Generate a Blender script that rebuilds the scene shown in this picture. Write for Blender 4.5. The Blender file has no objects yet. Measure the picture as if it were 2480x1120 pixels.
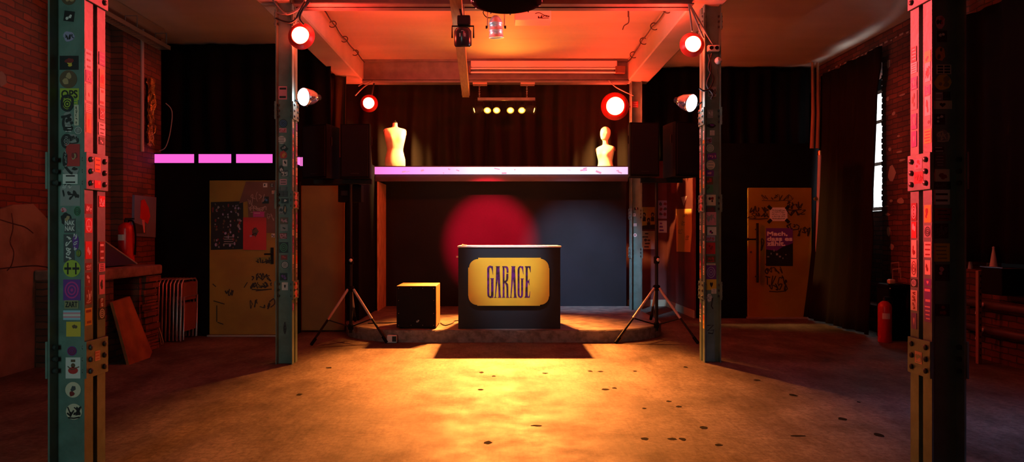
import bpy, math, random
from math import pi, sin, cos, radians, sqrt
from mathutils import Vector, Matrix, Euler

R = random.Random(7)
SC = bpy.context.scene
COL = SC.collection
# ------------------------------------------------------------------ camera, world, exposure
F, VX, VY, H = 1650.0, 1215.0, 568.0, 1.32
cam = bpy.data.cameras.new('camera')
cam.sensor_width = 36.0
cam.lens = 36.0 * F / 2480.0
cam.shift_x = (1240 - VX) / 2480.0
cam.shift_y = (VY - 560) / 2480.0
cam.clip_start = 0.05
camo = bpy.data.objects.new('camera', cam)
camo.location = (0, 0, H)
camo.rotation_euler = (pi / 2, 0, 0)
COL.objects.link(camo)
SC.camera = camo

world = bpy.data.worlds.new('world')
SC.world = world
world.use_nodes = True
world.node_tree.nodes['Background'].inputs[0].default_value = (0.9, 0.75, 0.8, 1)
world.node_tree.nodes['Background'].inputs[1].default_value = 0.003

vs = SC.view_settings
vs.view_transform = 'Standard'
vs.look = 'None'
vs.gamma = 1.0
vs.use_curve_mapping = False
vs.exposure = 0.0
SC.cycles.use_denoising = True
SC.cycles.max_bounces = 8
SC.cycles.sample_clamp_indirect = 6.0

# lamp strengths (each lamp's light is made in its own builder)
AMBER = (1.0, 0.275, 0.046)
P_BAR, P_BAR_STEEP, P_BAR_END = 8200, 3900, 900
E_RED_FRONT, E_RED_BACK = 90, 90
P_RED_WASH, P_BAR_WASH = 440, 115
P_RED_BEAM_L, P_RED_BEAM_R = 5000, 2200
E_WHITE, E_LENS = 15, 9
P_WHITE_BEAM = 220
P_RED_SPOT, P_BLUE_SPOT, P_DESK_SPOT = 10000, 2100, 560


def area_light(name, loc, target, sx, sy, power, color, spread=180):
    l = bpy.data.lights.new(name, 'AREA')
    l.shape = 'RECTANGLE'
    l.size, l.size_y = sx, sy
    l.energy = power
    l.color = color
    l.spread = radians(spread)
    o = bpy.data.objects.new(name, l)
    o.location = loc
    o.rotation_euler = (Vector(target) - Vector(loc)).to_track_quat('-Z', 'Y').to_euler()
    COL.objects.link(o)
    return o


# unseen cool fill added behind the camera; assumed unseen side light for the blue floor patch, no window built
area_light('rear_cool_fill', (-2.6, -2.4, 1.9), (-2.2, 3.4, 1.7), 0.9, 2.0, 9, (0.62, 1.0, 0.88), 74)
area_light('assumed_side_fill', (5.0, 2.6, 2.2), (3.7, 4.1, 0.0), 1.0, 1.2, 11, (0.32, 0.48, 1.0), 60)


def spot(name, loc, target, power, color, angle, blend, size=0.05):
    l = bpy.data.lights.new(name, 'SPOT')
    l.energy = power
    l.color = color
    l.spot_size = radians(angle)
    l.spot_blend = blend
    l.shadow_soft_size = size
    o = bpy.data.objects.new(name, l)
    o.location = loc
    o.rotation_euler = (Vector(target) - Vector(loc)).to_track_quat('-Z', 'Y').to_euler()
    COL.objects.link(o)
    return o


# ------------------------------------------------------------------ helpers
def at(px, py, Y):
    return Vector(((px - VX) / F * Y, Y, H - (py - VY) / F * Y))


def on_floor(px, py, z=0.0):
    Y = (H - z) * F / (py - VY)
    return Vector(((px - VX) / F * Y, Y, z))


MATS = {}


def mat(name, col, rough=0.6, metal=0.0, col2=None, nscale=6.0, lo=0.4, hi=0.65, bump=0.0, bscale=40.0,
        emit=None, estr=0.0, spec=0.5, stretch=None, detail=6.0):
    if name in MATS:
        return MATS[name]
    m = bpy.data.materials.new(name)
    m.use_nodes = True
    nt = m.node_tree
    b = nt.nodes['Principled BSDF']
    b.inputs['Base Color'].default_value = (*col, 1)
    b.inputs['Roughness'].default_value = rough
    b.inputs['Metallic'].default_value = metal
    b.inputs['Specular IOR Level'].default_value = spec
    if emit:
        b.inputs['Emission Color'].default_value = (*emit, 1)
        b.inputs['Emission Strength'].default_value = estr
    tc = nt.nodes.new('ShaderNodeTexCoord')
    src = tc.outputs['Object']
    if stretch:
        mp = nt.nodes.new('ShaderNodeMapping')
        mp.inputs['Scale'].default_value = stretch
        nt.links.new(src, mp.inputs[0])
        src = mp.outputs[0]
    if col2:
        n = nt.nodes.new('ShaderNodeTexNoise')
        n.inputs['Scale'].default_value = nscale
        n.inputs['Detail'].default_value = detail
        nt.links.new(src, n.inputs['Vector'])
        r = nt.nodes.new('ShaderNodeValToRGB')
        r.color_ramp.elements[0].position = lo
        r.color_ramp.elements[1].position = hi
        r.color_ramp.elements[0].color = (*col, 1)
        r.color_ramp.elements[1].color = (*col2, 1)
        nt.links.new(n.outputs[0], r.inputs[0])
        nt.links.new(r.outputs[0], b.inputs['Base Color'])
    if bump:
        n2 = nt.nodes.new('ShaderNodeTexNoise')
        n2.inputs['Scale'].default_value = bscale
        n2.inputs['Detail'].default_value = 5
        nt.links.new(src, n2.inputs['Vector'])
        bp = nt.nodes.new('ShaderNodeBump')
        bp.inputs['Strength'].default_value = bump
        bp.inputs['Distance'].default_value = 0.02
        nt.links.new(n2.outputs[0], bp.inputs['Height'])
        nt.links.new(bp.outputs[0], b.inputs['Normal'])
    MATS[name] = m
    return m


def emis(name, col, strength):
    if name in MATS:
        return MATS[name]
    m = bpy.data.materials.new(name)
    m.use_nodes = True
    nt = m.node_tree
    nt.nodes.clear()
    e = nt.nodes.new('ShaderNodeEmission')
    e.inputs[0].default_value = (*col, 1)
    e.inputs[1].default_value = strength
    o = nt.nodes.new('ShaderNodeOutputMaterial')
    nt.links.new(e.outputs[0], o.inputs[0])
    MATS[name] = m
    return m


class MB:
    """collects shapes (world coordinates) and links them as one mesh object"""
    def __init__(s):
        s.v, s.f, s.m, s.sm = [], [], [], []

    def add(s, verts, faces, mi=0, smooth=False, M=None):
        b = len(s.v)
        for p in verts:
            p = Vector(p)
            s.v.append(M @ p if M else p)
        for f in faces:
            s.f.append([b + i for i in f])
            s.m.append(mi)
            s.sm.append(smooth)
        return s

    def box(s, x0, x1, y0, y1, z0, z1, mi=0, M=None):
        v = [(x, y, z) for z in (z0, z1) for y in (y0, y1) for x in (x0, x1)]
        f = [(0, 2, 3, 1), (4, 5, 7, 6), (0, 1, 5, 4), (2, 6, 7, 3), (0, 4, 6, 2), (1, 3, 7, 5)]
        return s.add(v, f, mi, False, M)

    def bbox(s, x0, x1, y0, y1, z0, z1, b=0.01, mi=0, M=None):
        """box with chamfered edges"""
        b = min(b, (x1 - x0) / 2.01, (y1 - y0) / 2.01, (z1 - z0) / 2.01)
        import bmesh
        bm = bmesh.new()
        bmesh.ops.create_cube(bm, size=1)
        for v in bm.verts:
            v.co = Vector((x0 + (v.co.x + .5) * (x1 - x0), y0 + (v.co.y + .5) * (y1 - y0), z0 + (v.co.z + .5) * (z1 - z0)))
        bmesh.ops.bevel(bm, geom=list(bm.edges), offset=b, segments=2, affect='EDGES', profile=0.5)
        bm.verts.index_update()
        s.add([v.co.copy() for v in bm.verts], [[v.index for v in f.verts] for f in bm.faces], mi, False, M)
        bm.free()
        return s

    def prism(s, poly, O, u, v, n, d0, d1, mi=0):
        """2-d polygon in the frame O,u,v extruded along n from d0 to d1"""
        O, u, v, n = Vector(O), Vector(u), Vector(v), Vector(n)
        k = len(poly)
        a = [O + u * p[0] + v * p[1] + n * d0 for p in poly]
        b = [O + u * p[0] + v * p[1] + n * d1 for p in poly]
        fs = [list(range(k - 1, -1, -1)), list(range(k, 2 * k))]
        fs += [[i, (i + 1) % k, k + (i + 1) % k, k + i] for i in range(k)]
        return s.add(a + b, fs, mi)

    def tube(s, pts, r, seg=8, mi=0, cap=True, smooth=True):
        pts = [Vector(p) for p in pts]
        rs = r if isinstance(r, (list, tuple)) else [r] * len(pts)
        n = len(pts)
        rings = []
        prev = None
        for i, p in enumerate(pts):
            t = (pts[min(i + 1, n - 1)] - pts[max(i - 1, 0)])
            t = t.normalized() if t.length > 1e-9 else Vector((0, 0, 1))
            if prev is None:
                a = Vector((0, 0, 1)) if abs(t.z) < 0.9 else Vector((1, 0, 0))
                x = t.cross(a).normalized()
            else:
                x = (prev - t * prev.dot(t))
                x = x.normalized() if x.length > 1e-6 else t.orthogonal().normalized()
            prev = x
            y = t.cross(x)
            rings.append([p + (x * cos(2 * pi * k / seg) + y * sin(2 * pi * k / seg)) * rs[i] for k in range(seg)])
        vv = [q for rg in rings for q in rg]
        ff = []
        for i in range(n - 1):
            for k in range(seg):
                ff.append([i * seg + k, i * seg + (k + 1) % seg, (i + 1) * seg + (k + 1) % seg, (i + 1) * seg + k])
        s.add(vv, ff, mi, smooth)
        if cap:
            s.add(rings[0], [list(range(seg))[::-1]], mi)
            s.add(rings[-1], [list(range(seg))], mi)
        return s

    def lathe(s, prof, O, axis=(0, 0, 1), seg=24, mi=0, cap0=True, cap1=True, smooth=True):
        """profile of (radius, height) turned round an axis through O"""
        q = Vector((0, 0, 1)).rotation_difference(Vector(axis).normalized())
        O = Vector(O)
        vv, ff = [], []
        for (r, h) in prof:
            for k in range(seg):
                a = 2 * pi * k / seg
                vv.append(O + q @ Vector((r * cos(a), r * sin(a), h)))
        for i in range(len(prof) - 1):
            for k in range(seg):
                ff.append([i * seg + k, i * seg + (k + 1) % seg, (i + 1) * seg + (k + 1) % seg, (i + 1) * seg + k])
        s.add(vv, ff, mi, smooth)
        if cap0 and prof[0][0] > 1e-5:
            s.add(vv[:seg], [list(range(seg))[::-1]], mi)
        if cap1 and prof[-1][0] > 1e-5:
            s.add(vv[-seg:], [list(range(seg))], mi)
        return s

    def sphere(s, O, r, seg=18, rings=12, mi=0, sc=(1, 1, 1)):
        prof = [(max(1e-4, sin(pi * i / rings)) * 1.0, -cos(pi * i / rings)) for i in range(rings + 1)]
        vv, ff = [], []
        for (a, h) in prof:
            for k in range(seg):
                t = 2 * pi * k / seg
                vv.append(Vector(O) + Vector((a * cos(t) * r * sc[0], a * sin(t) * r * sc[1], h * r * sc[2])))
        for i in range(rings):
            for k in range(seg):
                ff.append([i * seg + k, i * seg + (k + 1) % seg, (i + 1) * seg + (k + 1) % seg, (i + 1) * seg + k])
        return s.add(vv, ff, mi, True)

    def build(s, name, mats, parent=None):
        off = parent.matrix_world.translation if parent else Vector()
        if parent:
            o0 = parent
            off = Vector()
            while o0:
                off = off + o0.location
                o0 = o0.parent
        me = bpy.data.meshes.new(name)
        if parent is None and s.v and getattr(s, 'origin', None) is not None:
            off = Vector(s.origin)
        me.from_pydata([p - off for p in s.v], [], s.f)
        for m in (mats if isinstance(mats, (list, tuple)) else [mats]):
            me.materials.append(m)
        for i, p in enumerate(me.polygons):
            p.material_index = s.m[i]
            p.use_smooth = s.sm[i]
        me.validate()
        me.update()
        o = bpy.data.objects.new(name, me)
        COL.objects.link(o)
        if parent:
            o.parent = parent
        elif getattr(s, 'origin', None) is not None:
            o.location = s.origin
        return o


def tag(o, label=None, cat=None, group=None, kind=None):
    if label:
        o['label'] = label
    if cat:
        o['category'] = cat
    if group:
        o['group'] = group
    if kind:
        o['kind'] = kind
    return o


def thing(name, loc, label, cat, group=None):
    o = bpy.data.objects.new(name, None)
    o.empty_display_size = 0.1
    o.location = loc
    COL.objects.link(o)
    return tag(o, label, cat, group)


def single(mb, name, mats, label, cat, group=None, origin=None):
    if origin is None:
        xs = [p.x for p in mb.v]; ys = [p.y for p in mb.v]; zs = [p.z for p in mb.v]
        origin = ((min(xs) + max(xs)) / 2, (min(ys) + max(ys)) / 2, min(zs))
    mb.origin = origin
    return tag(mb.build(name, mats), label, cat, group)


def struct(mb, name, mats, parent=None, label=None):
    o = mb.build(name, mats, parent)
    if parent is None:
        o['kind'] = 'structure'
    if label:
        o['label'] = label
    return o


def duplicate(root, delta, label, group=None):
    c = root.copy()
    COL.objects.link(c)
    c.location = root.location + Vector(delta)
    c['label'] = label
    if group:
        c['group'] = group
    for ch in root.children:
        d = ch.copy()
        COL.objects.link(d)
        d.parent = c
        for g in ch.children:
            e = g.copy()
            COL.objects.link(e)
            e.parent = d
    return c


def smooth_path(pts, n=6):
    pts = [Vector(p) for p in pts]
    P = [pts[0]] + pts + [pts[-1]]
    out = []
    for i in range(1, len(P) - 2):
        a, b, c, d = P[i - 1], P[i], P[i + 1], P[i + 2]
        for k in range(n):
            t = k / n
            out.append(0.5 * ((2 * b) + (c - a) * t + (2 * a - 5 * b + 4 * c - d) * t * t + (3 * b - 3 * c + d - a) * t ** 3))
    out.append(pts[-1])
    return out


_tc = {}


def text_shape(txt):
    """flat letter outlines as (verts, faces, width, height) with the lower left corner at 0,0"""
    if txt not in _tc:
        cu = bpy.data.curves.new('t', 'FONT')
        cu.body = txt
        cu.resolution_u = 3
        o = bpy.data.objects.new('t', cu)
        COL.objects.link(o)
        bpy.context.view_layer.update()
        me = bpy.data.meshes.new_from_object(o.evaluated_get(bpy.context.evaluated_depsgraph_get()))
        V = [v.co.copy() for v in me.vertices]
        Fc = [list(p.vertices) for p in me.polygons]
        bpy.data.objects.remove(o)
        bpy.data.curves.remove(cu)
        bpy.data.meshes.remove(me)
        x0 = min(v.x for v in V); x1 = max(v.x for v in V)
        y0 = min(v.y for v in V); y1 = max(v.y for v in V)
        _tc[txt] = ([(v.x - x0, v.y - y0) for v in V], Fc, x1 - x0, y1 - y0)
    return _tc[txt]


class Face2:
    """a flat frame on a surface: u to the right, v up, n out"""
    def __init__(s, O, u, v, n):
        s.O, s.u, s.v, s.n = Vector(O), Vector(u), Vector(v), Vector(n)

    def p(s, x, y, d=0.0):
        return s.O + s.u * x + s.v * y + s.n * d

    def poly(s, mb, pts, d0, d1, mi=0):
        mb.prism(pts, s.O, s.u, s.v, s.n, d0, d1, mi)

    def text(s, mb, txt, cx, cy, w, h, d, mi=0, rot=0.0, bold=0.0):
        V, Fc, tw, th = text_shape(txt)
        c, q = cos(rot), sin(rot)
        for k, (ox, oy) in enumerate(((0, 0),) if not bold else ((-bold, -bold), (-bold, bold), (bold, -bold), (bold, bold), (0, 0))):
            vv = []
            for (x, y) in V:
                a, b = (x / tw - .5) * w + ox, (y / th - .5) * h + oy
                vv.append(s.p(cx + a * c - b * q, cy + a * q + b * c, d + k * 6e-5))
            mb.add(vv, Fc, mi)

    def stroke(s, mb, pts, w, d, mi=0):
        """flat pen stroke along a 2-d path"""
        pts = [Vector((p[0], p[1], 0)) for p in pts]
        n = len(pts)
        L, Q = [], []
        for i, p in enumerate(pts):
            t = pts[min(i + 1, n - 1)] - pts[max(i - 1, 0)]
            t = t.normalized() if t.length > 1e-9 else Vector((1, 0, 0))
            nn = Vector((-t.y, t.x, 0)) * w / 2
            L.append(s.p(*(p + nn)[:2], d + i * 3e-5))
            Q.append(s.p(*(p - nn)[:2], d + i * 3e-5))
        vv = L + Q
        mb.add(vv, [[i, n + i, n + i + 1, i + 1] for i in range(n - 1)], mi)


def front(Y):
    return Face2((0, Y, 0), (1, 0, 0), (0, 0, 1), (0, -1, 0))


def disc_pts(cx, cy, rx, ry=None, n=20, a0=0.0):
    ry = rx if ry is None else ry
    return [(cx + rx * cos(a0 + 2 * pi * i / n), cy + ry * sin(a0 + 2 * pi * i / n)) for i in range(n)]


def rect_pts(cx, cy, w, h, rot=0.0):
    c, q = cos(rot), sin(rot)
    return [(cx + a * c - b * q, cy + a * q + b * c) for a, b in ((-w / 2, -h / 2), (w / 2, -h / 2), (w / 2, h / 2), (-w / 2, h / 2))]


def arc_stroke(cx, cy, rx, ry, a0, a1, n=14):
    return [(cx + rx * cos(radians(a0 + (a1 - a0) * i / n)), cy + ry * sin(radians(a0 + (a1 - a0) * i / n))) for i in range(n + 1)]


def scrawl(fr, mb, cx, cy, w, h, pen, d, mi=0, seed=1, letters=5):
    """illegible hand-style tag: a run of letter-like strokes"""
    r = random.Random(seed)
    lw = w / letters
    for k in range(letters):
        x0 = cx - w / 2 + k * lw
        pts = []
        for j in range(r.randint(4, 6)):
            pts.append((x0 + r.uniform(-.15, 1.15) * lw, cy + r.uniform(-.5, .5) * h, 0))
        pp = [(p.x, p.y) for p in smooth_path(pts, 5)]
        fr.stroke(mb, pp, pen * r.uniform(.7, 1.3), d + k * 2.5e-4, mi)
    if r.random() < .5:
        fr.stroke(mb, [(cx - w * .45, cy - h * .6), (cx, cy - h * .66), (cx + w * .45, cy - h * .55)], pen, d, mi)


# ------------------------------------------------------------------ materials
def brick_mat(name, axis, c1, c2, mortar, dark=0.5):
    if name in MATS:
        return MATS[name]
    m = bpy.data.materials.new(name)
    m.use_nodes = True
    nt = m.node_tree
    b = nt.nodes['Principled BSDF']
    tc = nt.nodes.new('ShaderNodeTexCoord')
    sp = nt.nodes.new('ShaderNodeSeparateXYZ')
    cb = nt.nodes.new('ShaderNodeCombineXYZ')
    nt.links.new(tc.outputs['Object'], sp.inputs[0])
    nt.links.new(sp.outputs[axis], cb.inputs[0])
    nt.links.new(sp.outputs['Z'], cb.inputs[1])
    nz = nt.nodes.new('ShaderNodeTexNoise')
    nz.inputs['Scale'].default_value = 7
    nz.inputs['Detail'].default_value = 4
    nt.links.new(tc.outputs['Object'], nz.inputs['Vector'])
    mx = nt.nodes.new('ShaderNodeMixRGB')
    mx.blend_type = 'ADD'
    mx.inputs[0].default_value = 0.035
    nt.links.new(cb.outputs[0], mx.inputs[1])
    nt.links.new(nz.outputs['Color'], mx.inputs[2])
    br = nt.nodes.new('ShaderNodeTexBrick')
    br.inputs['Scale'].default_value = 1.0
    br.inputs['Brick Width'].default_value = 0.225
    br.inputs['Row Height'].default_value = 0.066
    br.inputs['Mortar Size'].default_value = 0.007
    br.inputs['Mortar Smooth'].default_value = 0.3
    br.inputs['Bias'].default_value = 0.0
    br.inputs['Color1'].default_value = (*c1, 1)
    br.inputs['Color2'].default_value = (*c2, 1)
    br.inputs['Mortar'].default_value = (*mortar, 1)
    nt.links.new(mx.outputs[0], br.inputs['Vector'])
    n2 = nt.nodes.new('ShaderNodeTexNoise')
    n2.inputs['Scale'].default_value = 2.2
    n2.inputs['Detail'].default_value = 8
    nt.links.new(tc.outputs['Object'], n2.inputs['Vector'])
    rp = nt.nodes.new('ShaderNodeValToRGB')
    rp.color_ramp.elements[0].position = .35
    rp.color_ramp.elements[1].position = .7
    rp.color_ramp.elements[0].color = (dark, dark, dark, 1)
    rp.color_ramp.elements[1].color = (1.05, 1.05, 1.05, 1)
    nt.links.new(n2.outputs[0], rp.inputs[0])
    ml = nt.nodes.new('ShaderNodeMixRGB')
    ml.blend_type = 'MULTIPLY'
    ml.inputs[0].default_value = 1
    nt.links.new(br.outputs[0], ml.inputs[1])
    nt.links.new(rp.outputs[0], ml.inputs[2])
    nt.links.new(ml.outputs[0], b.inputs['Base Color'])
    b.inputs['Roughness'].default_value = .8
    bp = nt.nodes.new('ShaderNodeBump')
    bp.inputs['Strength'].default_value = .7
    bp.inputs['Distance'].default_value = .012
    ad = nt.nodes.new('ShaderNodeMath')
    ad.operation = 'SUBTRACT'
    nt.links.new(nz.outputs[0], ad.inputs[0])
    nt.links.new(br.outputs['Fac'], ad.inputs[1])
    nt.links.new(ad.outputs[0], bp.inputs['Height'])
    nt.links.new(bp.outputs[0], b.inputs['Normal'])
    MATS[name] = m
    return m


def floor_mat():
    m = bpy.data.materials.new('worn_concrete_floor')
    m.use_nodes = True
    nt = m.node_tree
    b = nt.nodes['Principled BSDF']
    tc = nt.nodes.new('ShaderNodeTexCoord')

    def noise(scale, detail, rough=.6, st=None):
        n = nt.nodes.new('ShaderNodeTexNoise')
        n.inputs['Scale'].default_value = scale
        n.inputs['Detail'].default_value = detail
        n.inputs['Roughness'].default_value = rough
        s = tc.outputs['Object']
        if st:
            mp = nt.nodes.new('ShaderNodeMapping')
            mp.inputs['Scale'].default_value = st
            mp.inputs['Rotation'].default_value = (0, 0, .5)
            nt.links.new(s, mp.inputs[0])
            s = mp.outputs[0]
        nt.links.new(s, n.inputs['Vector'])
        return n

    def ramp(n, p0, c0, p1, c1):
        r = nt.nodes.new('ShaderNodeValToRGB')
        r.color_ramp.elements[0].position = p0
        r.color_ramp.elements[1].position = p1
        r.color_ramp.elements[0].color = (*c0, 1)
        r.color_ramp.elements[1].color = (*c1, 1)
        nt.links.new(n.outputs[0], r.inputs[0])
        return r

    def mul(a, c, f=1.0):
        x = nt.nodes.new('ShaderNodeMixRGB')
        x.blend_type = 'MULTIPLY'
        x.inputs[0].default_value = f
        nt.links.new(a.outputs[0], x.inputs[1])
        nt.links.new(c.outputs[0], x.inputs[2])
        return x
    base = ramp(noise(.9, 9, .65), .32, (.085, .066, .055), .70, (.25, .205, .172))
    fine = ramp(noise(26, 6, .7), .38, (.62, .6, .58), .6, (1, 1, 1))
    speck = ramp(noise(75, 3, .6), .30, (.35, .33, .32), .40, (1, 1, 1))
    scr = ramp(noise(5, 10, .75, (9, .8, 1)), .36, (.7, .68, .66), .5, (1, 1, 1))
    stain = ramp(noise(2.2, 7, .7, (1, .45, 1)), .40, (.52, .47, .44), .56, (1, 1, 1))
    c = mul(mul(mul(mul(base, fine), speck, .8), scr, .9), stain, .85)
    nt.links.new(c.outputs[0], b.inputs['Base Color'])
    rr = ramp(noise(2.5, 8), .3, (.5, .5, .5), .7, (.78, .78, .78))
    nt.links.new(rr.outputs[0], b.inputs['Roughness'])
    b.inputs['Specular IOR Level'].default_value = .12
    bp = nt.nodes.new('ShaderNodeBump')
    bp.inputs['Strength'].default_value = .22
    bp.inputs['Distance'].default_value = .008
    nt.links.new(noise(14, 9, .7).outputs[0], bp.inputs['Height'])
    nt.links.new(bp.outputs[0], b.inputs['Normal'])
    return m


def ceiling_mat():
    return mat('limewashed_ceiling', (.66, .54, .44), .62, col2=(.56, .44, .34), nscale=1.3, lo=.35, hi=.75, bump=.12,
               bscale=9, stretch=(.5, 2.2, 1))


M_FLOOR = floor_mat()
M_CEIL = ceiling_mat()
M_TEAL = mat('teal_steel_paint', (.13, .225, .195), .42, .0, col2=(.095, .16, .135), nscale=9, bump=.08, bscale=30, spec=.6)
M_BOLT = mat('dark_bolt_steel', (.10, .12, .115), .35, .6)
M_GREY = mat('grey_beam_paint', (.20, .19, .19), .38, .0, col2=(.15, .14, .14), nscale=7, spec=.6)
M_BLACKWALL = mat('black_wall_paint', (.004, .0032, .004), .8, col2=(.006, .005, .0055), nscale=4, spec=.06)
M_PANEL = mat('matt_dark_panel_paint', (.016, .0135, .017), .6, col2=(.013, .011, .013), nscale=2, spec=.15)
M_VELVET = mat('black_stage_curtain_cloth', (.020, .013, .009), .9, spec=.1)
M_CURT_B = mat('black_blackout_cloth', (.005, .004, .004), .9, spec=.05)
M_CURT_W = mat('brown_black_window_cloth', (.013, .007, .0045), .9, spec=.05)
M_MAROON = mat('maroon_wall_paint', (.17, .035, .028), .6, col2=(.13, .026, .022), nscale=3)
M_YELLOW = mat('yellow_door_paint', (.36, .23, .015), .5, col2=(.29, .17, .012), nscale=2.5)
M_BROWN = mat('reddish_brown_board', (.20, .085, .06), .55, col2=(.16, .07, .05), nscale=5)
M_BLACKPL = mat('black_textured_plastic', (.007, .007, .008), .7, spec=.06)
M_GRILLE = mat('black_metal_grille', (.010, .010, .012), .6, 0, bump=.3, bscale=260, spec=.08)
M_BLKMETAL = mat('black_powdercoat', (.014, .014, .015), .6, spec=.2)
M_LEGTUBE = mat('grey_anodised_tube', (.5, .46, .48), .4, .3)
M_CHROME = mat('chrome', (.85, .86, .88), .14, 1.0)
M_WOODTOP = mat('varnished_plywood', (.46, .27, .12), .5, col2=(.36, .2, .085), nscale=5, stretch=(1, 9, 9))
M_TIMBER = mat('bare_timber', (.42, .28, .13), .6, col2=(.33, .20, .09), nscale=6, stretch=(9, .8, 9))
M_STAGE = mat('worn_stage_boards', (.26, .2, .17), .42, col2=(.13, .10, .09), nscale=7, bump=.6, bscale=16, lo=.38, hi=.6)
M_CONC = mat('rough_concrete_edge', (.30, .26, .23), .85, col2=(.17, .14, .12), nscale=14, bump=.8, bscale=30)
M_DESK = mat('anthracite_desk_paint', (.016, .017, .024), .55, col2=(.017, .016, .022), nscale=3, spec=.3)
M_DESKEDGE = mat('pale_desk_edge', (.55, .42, .42), .4)
M_SIGN = mat('yellow_sign_board', (.88, .49, .03), .5, col2=(.80, .42, .025), nscale=2.5)
M_LETTER = mat('purple_and_black_letter_paint', (.13, .006, .15), .5, col2=(.03, .004, .02), nscale=16, lo=.42, hi=.6)
M_MANNEQ = mat('cream_mannequin_skin', (.80, .70, .52), .55, col2=(.68, .56, .38), nscale=7)
M_CABLE = mat('dark_cable_rubber', (.03, .025, .025), .6)
M_CABLE_G = mat('grey_cable_rubber', (.3, .26, .25), .6)
M_RED = mat('glossy_red_enamel', (.55, .012, .012), .3)
M_WHITE = mat('white_plastic', (.75, .74, .72), .4)
M_PAPER = mat('white_paper', (.72, .66, .62), .7)
M_GOLD = mat('gold_foil', (.85, .5, .12), .25, .9, bump=.8, bscale=60)
M_INK = mat('black_ink', (.012, .01, .012), .6)
M_PLASTER = mat('old_grey_plaster', (.20, .195, .15), .85, col2=(.12, .105, .075), nscale=3, bump=.4, bscale=12)
M_BRICK_L = brick_mat('sooty_red_brick_left', 'Y', (.24, .07, .03), (.12, .04, .022), (.06, .04, .03))
M_BRICK_R = brick_mat('sooty_red_brick_right', 'Y', (.24, .055, .03), (.12, .03, .02), (.05, .03, .024))
M_BRICK_X = brick_mat('sooty_red_brick_front', 'X', (.36, .11, .06), (.22, .07, .045), (.11, .075, .06))
PAL = {
    'white': (.72, .70, .68), 'cream': (.68, .60, .45), 'black': (.014, .013, .015), 'red': (.55, .03, .03), 'dred': (.22, .02, .02),
    'yellow': (.72, .50, .05), 'lime': (.42, .52, .05), 'purple': (.16, .035, .30), 'pink': (.72, .30, .38), 'brown': (.13, .075, .04),
    'orange': (.72, .28, .04), 'blue': (.08, .18, .42), 'sky': (.35, .62, .78), 'grey': (.30, .30, .30), 'dgrey': (.07, .075, .085),
    'green': (.07, .26, .13), 'lilac': (.36, .32, .52), 'olive': (.30, .27, .13), 'magenta': (.62, .04, .3), 'tan': (.45, .3, .15),
}


def pal(c):
    return mat('print_' + c, PAL[c], .38)


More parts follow.
